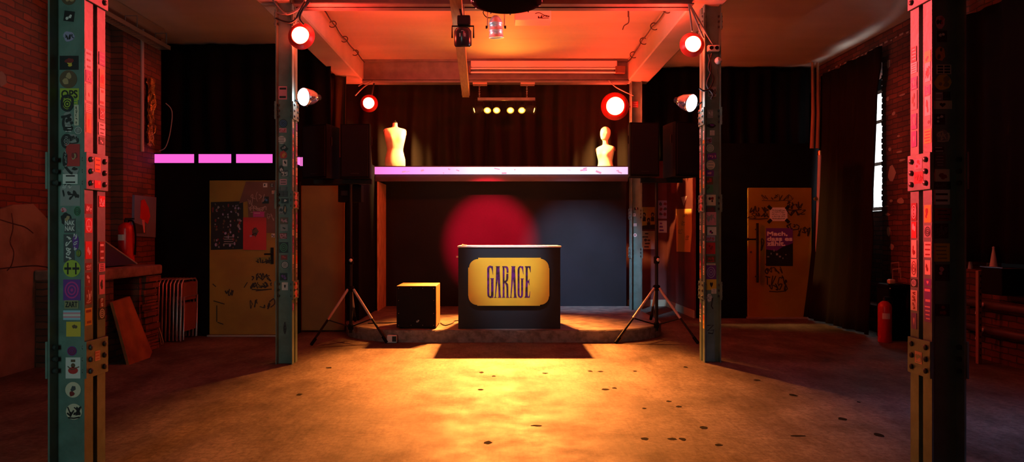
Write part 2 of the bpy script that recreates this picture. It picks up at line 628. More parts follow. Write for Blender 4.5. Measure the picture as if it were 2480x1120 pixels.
# ------------------------------------------------------------------ stickers
def sticker(parent, fr, cx, cy, w, h, base, ink='black', style='lines', shape='rect', rot=0.0, txt=None, seed=0, label=None, ink2=None, name='sticker'):
    r = random.Random(seed * 131 + int(abs(cx) * 977) + int(abs(cy) * 991))
    mb = MB()
    T = .0012
    fr = Face2(fr.O + fr.n * (seed * 3e-5), fr.u, fr.v, fr.n)
    if shape == 'rect':
        fr.poly(mb, rect_pts(cx, cy, w, h, rot), 0, T)
    elif shape == 'disc':
        fr.poly(mb, disc_pts(cx, cy, w / 2, h / 2, 22), 0, T)
    else:
        pts = []
        for i in range(16):
            a = 2 * pi * i / 16
            k = r.uniform(.78, 1.0)
            pts.append((cx + w / 2 * k * cos(a), cy + h / 2 * k * sin(a)))
        fr.poly(mb, pts, 0, T)
    d = T + .0004
    c, q = cos(rot), sin(rot)

    def RP(x, y, ww, hh, a=0.0):
        return rect_pts(cx + x * c - y * q, cy + x * q + y * c, ww, hh, rot + a)

    def ip(pts, mi=1, dd=0.0):
        fr.poly(mb, pts, T, d + dd, mi)
    if style == 'lines':
        n = r.randint(2, 4)
        for i in range(n):
            ip(RP(r.uniform(-.05, .05) * w, h * (.32 - .64 * i / max(1, n - 1)), w * r.uniform(.5, .78), h * .5 / n * .6))
    elif style == 'bars':
        for y in (-.22, .2):
            ip(RP(0, y * h, w * .74, h * .14))
    elif style == 'blob':
        for i in range(r.randint(2, 4)):
            x, y = r.uniform(-.22, .22) * w, r.uniform(-.25, .25) * h
            k = r.uniform(.18, .34)
            ip([(cx + x + w * k * .6 * cos(2 * pi * j / 9) * r.uniform(.7, 1.1), cy + y + h * k * .6 * sin(2 * pi * j / 9) * r.uniform(.7, 1.1)) for j in range(9)], 1 + (i % 2 if ink2 else 0), i * 2e-4)
    elif style == 'ring':
        for k, pen in ((.74, .09), (.42, .08)):
            fr.stroke(mb, arc_stroke(cx, cy, w / 2 * k, h / 2 * k, 0, 360, 24), min(w, h) * pen, d, 1)
        ip(disc_pts(cx, cy, w * .08, h * .08, 10))
    elif style == 'scrawl':
        scrawl(fr, mb, cx, cy, w * .8, h * .62, min(w, h) * .09, d, 1, r.randint(0, 9999), 4)
    elif style == 'vscrawl':
        for k in range(5):
            y0 = cy + h * (.36 - .18 * k)
            pts = [(cx + r.uniform(-.25, .25) * w, y0 + r.uniform(-.1, .1) * h, 0) for _ in range(5)]
            fr.stroke(mb, [(p.x, p.y) for p in smooth_path(pts, 4)], min(w, h) * .1, d, 1)
    elif style == 'grid':
        for i in range(3):
            for j in range(2):
                ip(RP((j - .5) * w * .46, (i - 1) * h * .3, w * .38, h * .2))
    elif style == 'text':
        n = len(txt)
        for i, t in enumerate(txt):
            hh = h * .8 / n
            fr.text(mb, t, cx, cy + h * .4 - hh * (i + .5), w * .84, hh * .82, d, 1, 0.0, w * .012)
    elif style == 'vtext':
        fr.text(mb, txt[0], cx, cy, h * .84, w * .6, d, 1, -pi / 2, w * .02)
    elif style == 'anarchy':
        fr.stroke(mb, arc_stroke(cx, cy, w * .4, h * .4, 0, 360, 24), w * .09, d, 1)
        fr.stroke(mb, [(cx - w * .2, cy - h * .3), (cx, cy + h * .34), (cx + w * .2, cy - h * .3)], w * .09, d, 1)
        fr.stroke(mb, [(cx - w * .26, cy - h * .08), (cx + w * .26, cy - h * .08)], w * .08, d, 1)
    elif style == 'stripes':
        for i, m in enumerate((1, 2, 1)):
            ip(RP(0, (i - 1) * h * .2, w, h * .2), m)
    elif style == 'heart':
        ip([(cx + w * .16 * (16 * sin(t) ** 3) / 16, cy + h * .3 * (13 * cos(t) - 5 * cos(2 * t) - 2 * cos(3 * t) - cos(4 * t)) / 16) for t in [2 * pi * i / 20 for i in range(20)]])
    elif style == 'figure':
        ip(RP(0, .34 * h, w * .3, h * .12), 2)
        ip(disc_pts(cx, cy + h * .12, w * .15, h * .11, 12), 2)
        ip(disc_pts(cx, cy - h * .12, w * .34, h * .17, 12), 1)
        fr.stroke(mb, [(cx - w * .36, cy + h * .08), (cx - w * .1, cy - h * .08), (cx + w * .42, cy + h * .06)], w * .07, d + 3e-4, 2)
    o = mb.build(name, [pal(base), pal(ink), pal(ink2 or 'red')], parent)
    if label:
        o['label'] = label
    return o


# ------------------------------------------------------------------ the shell
ZC = 4.02
b = MB(); b.box(-6, 6.2, -2.5, 13.2, -.12, 0)
floor = struct(b, 'floor', M_FLOOR)
chips = [(1166, 903, 7, 2), (1430, 900, 6, 2), (1454, 901, 7, 2.2), (1164, 945, 8, 2.2), (1466, 944, 10, 2.6), (1489, 941, 7, 2), (1181, 1073, 11, 4),
         (1922, 958, 10, 3.5), (1562, 1064, 10, 4), (1628, 1064, 12, 3), (1654, 1065, 10, 4), (1704, 1037, 12, 4), (2040, 1016, 11, 4), (1644, 986, 9, 2.4),
         (2130, 1055, 12, 5), (1834, 922, 9, 2), (797, 892, 9, 2), (724, 957, 9, 3), (1538, 900, 5, 1.5), (1196, 912, 6, 1.6), (1320, 905, 8, 1.6),
         (1740, 1079, 14, 3), (1934, 1057, 22, 2), (1660, 890, 6, 2), (1620, 973, 7, 2), (2080, 975, 4, 1.6), (1300, 1032, 16, 2), (1560, 990, 6, 1.6)]
for i, (px, py, w, h) in enumerate(chips):
    c = on_floor(px, py)
    w2, h2 = w / F * c.y, h * c.y ** 2 / (H * F)
    r = random.Random(i + 50)
    pts = [(c.x + w2 * r.uniform(.6, 1.1) * cos(2 * pi * k / 9), c.y + h2 * r.uniform(.6, 1.1) * sin(2 * pi * k / 9)) for k in range(9)]
    b = MB(); b.prism(pts, (0, 0, 0), (1, 0, 0), (0, 1, 0), (0, 0, 1), .0005, .0015)
    b.build('floor_gouge', mat('dark_floor_gouge', (.006, .005, .004), .95, spec=.05), floor)

# ceiling: middle bay and the two aisles, divided by plastered beams
b = MB(); b.box(-6, 6.2, -2.5, 13.2, ZC, ZC + .15)
struct(b, 'ceiling', M_CEIL)


def plaster_beam(name, xi, xo, y0, y1):
    """plastered downstand with its outer lower edge chamfered away"""
    s = 1 if xo > xi else -1
    b = MB()
    pr = [(xi, ZC), (xi, 3.70), (xi + s * .015, 3.685), (xo - s * .05, 3.685), (xo, 3.73), (xo + s * .16, ZC)]
    b.prism(pr, (0, 0, 0), (1, 0, 0), (0, 0, 1), (0, 1, 0), y0, y1)
    struct(b, name, M_CEIL)


plaster_beam('trim_1', -2.14, -2.52, -2.4, 10.72)
plaster_beam('trim_2', 1.95, 2.32, -2.4, 10.72)
# left wall: brick above, bare plaster below, a pier near the back
b = MB(); b.box(-4.9, -4.65, -2.5, 9.0, 0, ZC)
struct(b, 'wall_left', M_BRICK_L)
b = MB(); b.box(-4.65, -4.5, 8.1, 9.0, 0, ZC)
struct(b, 'wall_left_pier', M_BRICK_L)
b = MB()
pts = [(-2.5, 0), (7.3, 0), (7.3, 1.05), (6.9, 1.5), (6.72, 1.62), (6.45, 1.60), (6.1, 1.5), (5.6, 1.62), (4.6, 1.5), (3, 1.6), (-2.5, 1.55)]
b.prism(pts, (-4.65, 0, 0), (0, 1, 0), (0, 0, 1), (1, 0, 0), 0, .03)
o = struct(b, 'wall_left_plaster', M_PLASTER)
fr = Face2((-4.62, 0, 0), (0, 1, 0), (0, 0, 1), (1, 0, 0))
cr = MB()
for pts in ([(6.42, 1.52), (6.44, 1.38), (6.40, 1.25), (6.45, 1.15), (6.42, 1.03), (6.36, .98)], [(6.2, 1.47), (6.44, 1.42), (6.6, 1.39), (6.72, 1.33)], [(6.2, 1.0), (6.7, 1.01), (6.95, .98)]):
    fr.stroke(cr, [(p.x, p.y) for p in smooth_path([(a, c, 0) for a, c in pts], 4)], .012, .001)
cr.build('crack', M_INK, o)
pp = MB()
fr.poly(pp, [(6.33 + .07 * cos(2 * pi * k / 11) * R.uniform(.6, 1.1), 2.77 + .075 * sin(2 * pi * k / 11) * R.uniform(.7, 1.1)) for k in range(11)], -.028, -.024)
pp.build('bare_patch', M_PLASTER, o)
# right wall: brick pierced by two curtained window niches
b = MB()
XR = 5.09
# niche 1 in Y 9.11..10.62 up to z 3.62, niche 2 in Y 4.2..7.55 up to 3.55 above a 0.94 parapet
b.box(XR, XR + .5, 7.62, 9.11, 0, ZC)
b.box(XR, XR + .5, 10.62, 11.1, 0, ZC)
pr = [(9.11, ZC), (10.62, ZC), (10.62, 3.60), (10.35, 3.56), (10.05, 3.62), (9.85, 3.70), (9.5, 3.74), (9.25, 3.70), (9.11, 3.62)]
b.prism(pr, (XR, 0, 0), (0, 1, 0), (0, 0, 1), (1, 0, 0), 0, .5)
b.box(XR, XR + .5, 9.11, 10.62, 0, .35)
b.box(XR + .27, XR + .5, 9.11, 10.62, .35, 1.64)
b.box(XR, XR + .5, 3.2, 7.62, 0, .94)
pr = [(3.2, ZC), (7.62, ZC), (7.62, 3.45), (7.3, 3.60), (6.5, 3.70), (5, 3.68), (3.8, 3.6), (3.2, 3.4)]
b.prism(pr, (XR, 0, 0), (0, 1, 0), (0, 0, 1), (1, 0, 0), 0, .5)
b.box(XR, XR + .5, -2.5, 3.2, 0, ZC)
wallb = b
# crumbled brick ends along the edge of the far niche
b = wallb
for k in range(24):
    z = 1.62 + k * .077
    b.box(XR, XR + .1, 9.11 + R.uniform(0, .008), 9.115 + R.uniform(.004, .028), z, z + .06)
# windows in the niches: daylight behind the cloth
for i, (y0, y1, z0, z1) in enumerate(((9.13, 10.6, 1.66, 3.38),)):
    w = MB(); w.box(XR + .34, XR + .36, y0, y1, z0, z1)
    wo = struct(w, 'window_%d' % (i + 1), emis('overcast_daylight', (.86, .95, 1.0), 7.0))
    g = MB()
    for yy in (y0, (y0 + y1) / 2 - .03, y1 - .06):
        g.box(XR + .28, XR + .335, yy, yy + .06, z0, z1)
    for zz in (z0, 2.3, 2.9, z1 - .06):
        g.box(XR + .285, XR + .33, y0, y1, zz, zz + .05)
    g.build('window_frame', M_WHITE, wo)
# pale scuffs and old posters' remains on the right brick pier
frR = Face2((XR, 0, 0), (0, -1, 0), (0, 0, 1), (-1, 0, 0))
sc = wallb
for (px, py, w, h) in ((2152, 155, 10, 20), (2150, 240, 7, 10), (2165, 275, 9, 8), (2185, 230, 18, 5), (2155, 362, 7, 10), (2160, 420, 18, 34), (2182, 487, 16, 14), (2158, 487, 8, 6), (2150, 520, 12, 6), (2152, 560, 10, 22), (2160, 598, 12, 14), (2178, 368, 14, 4), (2184, 388, 16, 5), (2147, 500, 10, 3), (2176, 330, 8, 4)):
    Y = XR * F / (px - VX)
    z = H - (py - VY) / F * Y
    k = Y / F
    pts = [(-Y + w * k * 1.3 * cos(2 * pi * j / 9) * R.uniform(.5, .8), z + h * k * .6 * sin(2 * pi * j / 9) * R.uniform(.7, 1.1)) for j in range(9)]
    frR.poly(sc, pts, 0, .002, 1)
for (px, py) in ((2168, 650), (2172, 665)):
    Y = XR * F / (px - VX)
    z = H - (py - VY) / F * Y
    frR.stroke(sc, [(-Y - .09, z - .07), (-Y - .09, z + .06), (-Y + .08, z + .08), (-Y + .09, z - .06)], .018, .002, 1)
sc = wallb
Y0 = 10.6
for k in range(26):
    y = 10.6 - k * .12 - R.uniform(0, .05)
    frR.poly(sc, rect_pts(-y, 3.86 + R.uniform(-.012, .012), R.uniform(.03, .09), R.uniform(.012, .03)), 0, .002, 1)
struct(wallb, 'wall_right', [M_BRICK_R, mat('pale_scuff', (.42, .27, .2), .8)])

# ---------------------------------------------------------------- back walls
# stage back panel
YB = 11.1
b = MB(); b.box(-2.0, 2.03, YB, YB + .1, 0, 2.2)
struct(b, 'wall_back', M_PANEL)
b = MB(); b.box(-5, 6, 13.0, 13.2, 0, ZC)
struct(b, 'wall_back_rear', M_BLACKWALL)
# left partition with its yellow door
YL = 8.84
b = MB()
b.box(-4.66, -3.80, YL, YL + .1, 0, 2.36)
b.box(-3.80, -2.70, YL, YL + .1, 2.03, 2.36)
b.box(-2.725, -2.70, YL, YL + .33, 0, 2.03)
struct(b, 'wall_back_left', M_BLACKWALL)
b = MB()
b.box(-2.9, -1.93, 9.2, 9.3, 1.985, 2.36)
b.box(-2.1, -1.93, 9.2, 10.4, .155, 2.36)
b.box(-2.1, -1.905, 10.4, 11.09, .155, 2.2)
struct(b, 'wall_stage_left', M_BLACKWALL)
# right partition: black above and beside its door, maroon return
YR = 10.7
b = MB()
b.box(3.05, 3.845, YR, YR + .1, 0, 2.75)
b.box(4.875, 5.09, YR, YR + .1, 0, 2.75)
b.box(3.845, 4.875, YR, YR + .1, 2.055, 2.75)
struct(b, 'wall_back_right', M_BLACKWALL)
b = MB(); b.box(3.03, 3.1, YR, 12.5, 0, 2.75)
struct(b, 'wall_passage_side', M_MAROON)
b = MB(); b.box(2.1, 3.1, 12.5, 12.6, 0, 2.75)
struct(b, 'wall_passage_back', M_MAROON)
b = MB(); b.box(3.012, 3.03, YR, 12.5, 0, .12)
b.box(2.3, 3.012, 12.48, 12.5, 0, .12)
struct(b, 'baseboard_right', mat('pale_skirting', (.45, .38, .25), .6))


# ---------------------------------------------------------------- doors
def yellow_door(name, x0, x1, z1, Y, handle_side):
    b = MB(); b.bbox(x0, x1, Y, Y + .05, .02, z1, .006)
    d = struct(b, name, M_YELLOW)
    return d


d1 = yellow_door('door_1', -3.79, -2.73, 2.02, YL - .01, 1)
f1 = front(YL - .01)
# brown board screwed over the upper right of the left door
b = MB()
p0, p1 = at(578, 440, YL), at(663, 566, YL)
f1.poly(b, [(p0.x + .1, p0.z), (p1.x + .07, p0.z), (p1.x + .07, p1.z), (p0.x + .14, p1.z + .02), (p0.x + .12, 1.75), (p0.x + .01, 1.72)], .001, .004)
b.build('kick_board', M_BROWN, d1)['label'] = 'brown painted upper corner'
b = MB()
b.tube([at(660, 616, YL - .06), at(640, 616, YL - .06)], .011)
b.tube([at(660, 616, YL - .06), at(660, 616, YL - .01)], .011)
b.bbox(at(660, 0, YL).x - .02, at(660, 0, YL).x + .02, YL - .02, YL - .01, at(0, 640, YL).z, at(0, 600, YL).z, .004)
b.build('handle', M_BLKMETAL, d1)
b = MB()
for (px, py, w, h, n, s) in ((630, 672, 52, 20, 5, 3), (634, 692, 54, 16, 6, 5), (636, 736, 60, 26, 5, 8), (556, 708, 22, 18, 3, 9), (640, 632, 40, 16, 5, 14)):
    c = at(px, py, YL - .01)
    k = YL / F
    scrawl(f1, b, c.x, c.z, w * k, h * k, .014, .002, 0, s, n)
for (a0, b0, a1, b1) in ((516, 688, 524, 695), (592, 697, 600, 684), (518, 729, 545, 737), (526, 740, 526, 780), (528, 781, 542, 786), (620, 705, 650, 702)):
    f1.stroke(b, [(at(a0, b0, YL).x, at(a0, b0, YL).z), (at(a1, b1, YL).x, at(a1, b1, YL).z)], .012, .002)
b.build('graffiti', mat('dark_brown_marker', (.03, .016, .012), .6), d1)['label'] = 'dark marker tags'
b = MB()
for (px, py, w, h, n, s) in ((622, 482, 44, 36, 5, 23), (625, 506, 40, 14, 4, 24), (655, 530, 14, 26, 2, 25)):
    c = at(px, py, YL - .015)
    k = YL / F
    scrawl(f1, b, c.x, c.z, w * k, h * k, .008, .0055, 0, s, n)
b.build('chalk_graffiti', mat('pale_pink_marker', (.5, .3, .26), .6), d1)['label'] = 'pale pen tags'
for (px, py, w, h, bs, ink, stl) in ((642, 449, 10, 10, 'white', 'black', 'blob'), (658, 449, 8, 9, 'black', 'white', 'lines'), (643, 485, 16, 17, 'black', 'blue', 'blob'), (662, 466, 8, 8, 'cream', 'red', 'ring'), (661, 571, 8, 9, 'white', 'black', 'scrawl')):
    c = at(px, py, YL - .02)
    k = YL / F
    sticker(d1, Face2((0, YL - .0145, 0), (1, 0, 0), (0, 0, 1), (0, -1, 0)), c.x, c.z, w * k, h * k, bs, ink, stl)
b = MB(); b.box(-3.8, -2.72, YL - .06, YL + .06, 0, .018)
b.build('threshold', mat('worn_metal_sill', (.5, .42, .36), .4, .5), d1)

# second yellow leaf standing open in the gap beside the left column
b = MB(); b.bbox(-2.86, -2.12, 9.2, 9.25, .02, 1.98, .006)
struct(b, 'door_2', mat('yellow_paint_shaded', (.21, .125, .010), .6, col2=(.16, .092, .008), nscale=2))  # duller copy of the door yellow, with the shade put into it

d3 = yellow_door('door_3', 3.86, 4.86, 2.05, YR - .02, -1)
f3 = front(YR - .02)
b = MB()
hx = at(1829, 0, YR).x
b.tube([(hx, YR - .09, at(0, 541, YR).z), (hx, YR - .09, at(0, 684, YR).z)], .019, 10)
for py in (556, 579, 670):
    b.tube([(hx, YR - .09, at(0, py, YR).z), (hx, YR - .02, at(0, py, YR).z)], .012)
b.build('handle', M_BLKMETAL, d3)
b = MB()
b.tube([(hx, YR - .07, at(0, 580, YR).z), (hx - .13, YR - .07, at(0, 580, YR).z)], .012)
b.sphere((hx - .14, YR - .07, at(0, 580, YR).z), .022, 10, 8)
b.build('latch', M_BLKMETAL, d3)
b = MB()
b.lathe([(.018, 0), (.018, .01)], at(1818, 611, YR - .02), (0, -1, 0), 12)
b.build('lock_cylinder', M_CHROME, d3)
b = MB()
for (px, py, w, h, n, s) in ((1838, 508, 46, 16, 5, 31), (1836, 522, 50, 14, 5, 32), (1922, 498, 40, 18, 4, 33), (1926, 515, 46, 18, 4, 34), (1920, 548, 30, 14, 4, 35), (1945, 562, 28, 22, 3, 36),
                             (1868, 632, 36, 14, 4, 37), (1874, 655, 44, 18, 4, 38), (1880, 678, 50, 26, 4, 39), (1882, 694, 46, 20, 4, 40), (1880, 478, 80, 14, 7, 41), (1848, 590, 10, 44, 1, 42)):
    c = at(px, py, YR)
    k = YR / F
    scrawl(f3, b, c.x, c.z, w * k, h * k, .016 if py > 490 else .009, .002, 0, s, n)
b.build('graffiti', mat('dark_brown_marker', (.03, .016, .012), .6), d3)['label'] = 'dark marker tags'
b = MB(); b.box(3.84, 4.88, YR - .09, YR + .05, 0, .022)
b.build('threshold', mat('worn_metal_sill', (.5, .42, .36), .4, .5), d3)


# ---------------------------------------------------------------- columns of paired steel channels
def column(label, x0, x1, y0, zbase, rows, inner, cat='column'):
    """two channels back to back, batten plates bolted across both sides"""
    cx = (x0 + x1) / 2
    t = thing('steel_column', (cx, y0 + .089, zbase), label, cat, 'riveted steel columns')
    tw, fd = .009, .062
    b = MB()
    b.box(x0, x0 + tw, y0, y0 + fd + tw, zbase, ZC)
    b.box(x1 - tw, x1, y0, y0 + fd + tw, zbase, ZC)
    b.box(x0 + tw, x1 - tw, y0 + fd, y0 + fd + tw, zbase, ZC)
    b.build('channel', M_TEAL, t)
    y1 = y0 + .178
    b = MB()
    b.box(x0, x0 + tw, y1 - fd - tw, y1, zbase, ZC)
    b.box(x1 - tw, x1, y1 - fd - tw, y1, zbase, ZC)
    b.box(x0 + tw, x1 - tw, y1 - fd - tw, y1 - fd, zbase, ZC)
    b.build('channel', M_TEAL, t)
    bolt_me = None
    for (z0, z1) in rows:
        for s in (-1, 1):
            xf = x0 if s < 0 else x1
            b = MB()
            xa, xb = (xf - .012, xf) if s < 0 else (xf, xf + .012)
            b.bbox(xa, xb, y0 - .004, y1 + .006, z0, z1, .002)
            pl = b.build('batten_plate', M_TEAL, t)
            for yy in (y0 + .03, y1 - .03):
                for k in range(3):
                    zz = z0 + (z1 - z0) * (.18 + .32 * k)
                    if bolt_me is None:
                        m = MB()
                        m.lathe([(.013, -.036), (.013, -.02), (.006, -.0195), (.006, 0), (.0145, .0005), (.0135, .008), (.008, .012), (.0001, .0135)], (0, 0, 0), (1, 0, 0), 10)
                        bo = m.build('bolt', M_BOLT)
                        bolt_me = bo.data
                        bpy.data.objects.remove(bo)
                    bo = bpy.data.objects.new('bolt', bolt_me)
                    COL.objects.link(bo)
                    bo.parent = pl
                    bo.location = Vector((xf + s * .012, yy, zz)) - t.location
                    if s < 0:
                        bo.rotation_euler = (0, pi, 0)
    t['f'] = 0
    del t['f']
    web = Face2((0, y0 + fd, 0), (1, 0, 0), (0, 0, 1), (0, -1, 0))
    if inner > 0:
        side = Face2((x1, 0, 0), (0, 1, 0), (0, 0, 1), (1, 0, 0))
    else:
        side = Face2((x0, 0, 0), (0, -1, 0), (0, 0, 1), (-1, 0, 0))
    return t, web, side


ROWS = [(.60, .785), (1.545, 1.73), (2.49, 2.675), (3.43, 3.60)]
NL = column('teal sticker-covered steel column nearest on the left side', -2.258, -2.076, 3.39, 0, ROWS, 1)
NR = column('teal sticker-covered steel column nearest on the right side', 2.141, 2.312, 3.39, 0, ROWS, -1)
ML = column('slim teal column left of the stage with a red and a white lamp', -2.290, -2.122, 6.90, 0, [(.66, .845), (1.58, 1.76), (2.49, 2.67), (3.43, 3.6)], 1)
MR = column('slim teal column right of the stage with a red and a white lamp', 2.085, 2.255, 7.00, 0, [(.645, .83), (1.55, 1.73), (2.45, 2.63), (3.43, 3.6)], -1)
BR = column('grey-blue steel column at the right back corner of the stage', 2.0, 2.165, 10.5, .15, [(.95, 1.12), (1.55, 1.72)], -1)
# small pattress plates at the column heads
for (T_, x0, x1, y0) in ((NL[0], -2.258, -2.076, 3.39), (NR[0], 2.141, 2.312, 3.39)):
    pass


def put(col, lst, Yw):
    t, web, side = col
    for i, e in enumerate(lst):
        px, py, w, h, base, ink, style = e[:7]
        kw = e[7] if len(e) > 7 else {}
        k = Yw / F
        c = at(px, py, Yw)
        sticker(t, web, c.x, c.z, w * k, h * k, base, ink, style, seed=i, **kw)


put(NL, [
    (166, -6, 36, 36, 'brown', 'tan', 'blob', dict(shape='disc')),
    (167, 39, 25, 25, 'black', 'white', 'blob', dict(rot=-.12)),
    (167, 88, 31, 28, 'lilac', 'black', 'scrawl', dict(shape='blob')),
    (167, 152, 46, 34, 'black', 'yellow', 'blob', dict(ink2='dred')),
    (165, 192, 43, 44, 'brown', 'tan', 'blob', dict(shape='disc')),
    (168, 228, 46, 28, 'lime', 'black', 'text', dict(txt=['OPS'])),
    (180, 246, 16, 20, 'lime', 'green', 'lines'),
    (163, 252, 30, 34, 'black', 'lime', 'ring', dict(shape='blob')),
    (164, 288, 28, 38, 'grey', 'black', 'blob', dict(shape='blob')),
    (185, 279, 11, 50, 'cream', 'black', 'vscrawl'),
    (165, 312, 26, 20, 'black', 'white', 'lines', dict(shape='blob')),
    (189, 316, 17, 17, 'white', 'black', 'ring', dict(shape='disc')),
    (175, 337, 34, 26, 'grey', 'black', 'scrawl', dict(shape='blob')),
    (160, 342, 22, 28, 'black', 'grey', 'ring', dict(shape='blob')),
    (176, 376, 34, 54, 'red', 'dred', 'blob', dict(ink2='tan')),
    (158, 385, 12, 46, 'black', 'grey', 'vscrawl', dict(shape='blob')),
    (172, 414, 42, 24, 'grey', 'black', 'blob', dict(shape='blob')),
    (170, 434, 36, 24, 'white', 'black', 'lines'),
    (163, 452, 26, 14, 'black', 'white', 'scrawl', dict(shape='blob')),
    (170, 474, 48, 50, 'grey', 'black', 'scrawl'),
    (154, 509, 16, 14, 'pink', 'red', 'blob', dict(shape='blob')),
    (187, 512, 17, 25, 'green', 'black', 'ring', dict(shape='disc')),
    (160, 530, 30, 32, 'black', 'tan', 'blob', dict(shape='blob')),
    (169, 547, 27, 34, 'dgrey', 'white', 'text', dict(txt=['NAK', 'NAK'])),
    (167, 602, 26, 68, 'dgrey', 'white', 'vscrawl'),
    (183, 586, 18, 44, 'purple', 'white', 'vscrawl', dict(shape='blob')),
    (190, 614, 12, 18, 'black', 'lime', 'ring', dict(shape='disc')),
    (174, 651, 42, 42, 'lime', 'black', 'text', dict(shape='disc', txt=['++'])),
    (174, 703, 42, 51, 'purple', 'magenta', 'ring'),
    (173, 738, 34, 20, 'olive', 'black', 'text', dict(txt=['ZART'])),
    (174, 764, 42, 23, 'sky', 'pink', 'stripes', dict(ink2='white')),
    (178, 798, 35, 36, 'yellow', 'brown', 'blob'),
    (174, 851, 23, 23, 'purple', 'dred', 'ring', dict(shape='disc')),
    (177, 892, 36, 51, 'white', 'red', 'figure', dict(ink2='brown')),
    (177, 945, 38, 38, 'cream', 'dgrey', 'blob', dict(shape='disc', ink2='dred')),
    (179, 998, 39, 39, 'cream', 'black', 'scrawl', dict(shape='disc')),
], 3.45)
put(NR, [
    (2277, 53, 26, 38, 'pink', 'black', 'blob', dict(shape='blob', ink2='red')),
    (2282, 88, 24, 28, 'black', 'white', 'blob'),
    (2277, 130, 27, 40, 'orange', 'brown', 'blob', dict(shape='blob')),
    (2286, 168, 36, 23, 'cream', 'black', 'grid'),
    (2284, 200, 46, 44, 'yellow', 'olive', 'blob', dict(shape='blob')),
    (2274, 233, 22, 20, 'grey', 'white', 'lines'),
    (2293, 232, 18, 20, 'black', 'dgrey', 'lines'),
    (2283, 254, 46, 20, 'cream', 'black', 'heart'),
    (2275, 289, 28, 26, 'black', 'white', 'blob'),
    (2284, 330, 38, 32, 'grey', 'cream', 'scrawl', dict(shape='blob')),
    (2274, 362, 26, 13, 'black', 'white', 'lines'),
    (2277, 390, 26, 32, 'dgrey', 'grey', 'lines'),
    (2281, 425, 38, 30, 'cream', 'dred', 'blob'),
    (2282, 450, 42, 18, 'black', 'dgrey', 'scrawl'),
    (2281, 478, 39, 36, 'white', 'black', 'bars'),
    (2284, 520, 42, 30, 'dred', 'black', 'lines'),
    (2280, 560, 34, 36, 'black', 'dgrey', 'scrawl'),
    (2281, 612, 39, 44, 'yellow', 'olive', 'lines'),
    (2283, 661, 34, 40, 'black', 'pink', 'blob'),
    (2283, 752, 34, 30, 'black', 'dred', 'blob'),
], 3.45)
put(ML, [
    (684, 225, 22, 32, 'pink', 'black', 'lines'), (686, 299, 20, 20, 'black', 'blue', 'ring', dict(shape='disc')), (685, 316, 18, 11, 'pink', 'red', 'scrawl'),
    (682, 339, 20, 19, 'white', 'dgrey', 'lines', dict(shape='disc')), (688, 360, 15, 16, 'black', 'grey', 'blob', dict(rot=.7)), (686, 375, 20, 22, 'red', 'orange', 'blob', dict(shape='blob')),
    (690, 395, 11, 16, 'white', 'black', 'blob'), (681, 410, 14, 22, 'black', 'white', 'blob', dict(shape='blob')), (689, 420, 18, 16, 'dgrey', 'white', 'scrawl'),
    (686, 441, 17, 14, 'pink', 'black', 'bars'), (686, 457, 20, 10, 'dgrey', 'grey', 'lines'), (686, 470, 22, 14, 'black', 'dgrey', 'grid'), (690, 487, 18, 12, 'black', 'white', 'blob'),
    (682, 510, 14, 18, 'grey', 'black', 'scrawl'), (690, 508, 12, 26, 'black', 'tan', 'blob', dict(shape='blob')), (688, 535, 20, 16, 'brown', 'pink', 'scrawl'), (688, 552, 18, 16, 'grey', 'black', 'blob'),
    (686, 572, 18, 14, 'dred', 'pink', 'scrawl'), (687, 600, 22, 26, 'black', 'green', 'ring'), (690, 642, 18, 18, 'black', 'white', 'ring', dict(shape='disc')), (688, 624, 16, 12, 'dred', 'red', 'blob'),
    (687, 671, 18, 18, 'black', 'purple', 'blob'), (690, 694, 15, 19, 'white', 'black', 'heart'), (690, 795, 8, 36, 'black', 'dgrey', 'vscrawl', dict(shape='blob')),
], 6.96)
put(MR, [
    (1725, 222, 20, 24, 'grey', 'black', 'scrawl'), (1720, 276, 14, 20, 'grey', 'white', 'scrawl'), (1723, 305, 24, 12, 'black', 'purple', 'blob', dict(shape='blob')), (1725, 322, 11, 12, 'white', 'grey', 'lines'),
    (1717, 340, 14, 14, 'lilac', 'dred', 'scrawl'), (1720, 359, 18, 18, 'white', 'green', 'ring', dict(shape='disc')), (1724, 379, 22, 15, 'purple', 'pink', 'scrawl', dict(rot=.15)),
    (1721, 400, 22, 22, 'cream', 'grey', 'lines', dict(shape='disc')), (1718, 420, 22, 14, 'purple', 'pink', 'blob'), (1717, 438, 20, 18, 'brown', 'red', 'blob'), (1717, 458, 20, 18, 'green', 'dgrey', 'blob'),
    (1722, 485, 23, 26, 'cream', 'black', 'blob', dict(ink2='dred')), (1722, 507, 22, 14, 'dgrey', 'dred', 'scrawl'), (1722, 530, 25, 32, 'pink', 'grey', 'scrawl'),
    (1724, 560, 22, 20, 'white', 'black', 'blob', dict(ink2='magenta')), (1721, 578, 22, 14, 'lilac', 'red', 'scrawl'), (1721, 602, 23, 28, 'red', 'dred', 'blob'), (1722, 628, 22, 16, 'brown', 'red', 'scrawl'),
    (1722, 641, 22, 5, 'cream', 'grey', 'bars'), (1722, 660, 25, 34, 'purple', 'lilac', 'ring'), (1723, 690, 24, 26, 'yellow', 'black', 'heart'), (1729, 706, 12, 12, 'white', 'grey', 'lines'),
    (1718, 722, 14, 22, 'white', 'grey', 'scrawl', dict(shape='blob')),
], 7.06)
put(BR, [(1538, 253, 15, 15, 'red', 'white', 'lines'), (1541, 506, 10, 6, 'black', 'white', 'blob'), (1536, 521, 7, 7, 'white', 'black', 'heart'), (1538, 545, 8, 7, 'white', 'grey', 'bars'), (1538, 570, 9, 9, 'white', 'dred', 'heart', dict(shape='disc'))], 10.56)
b = MB()
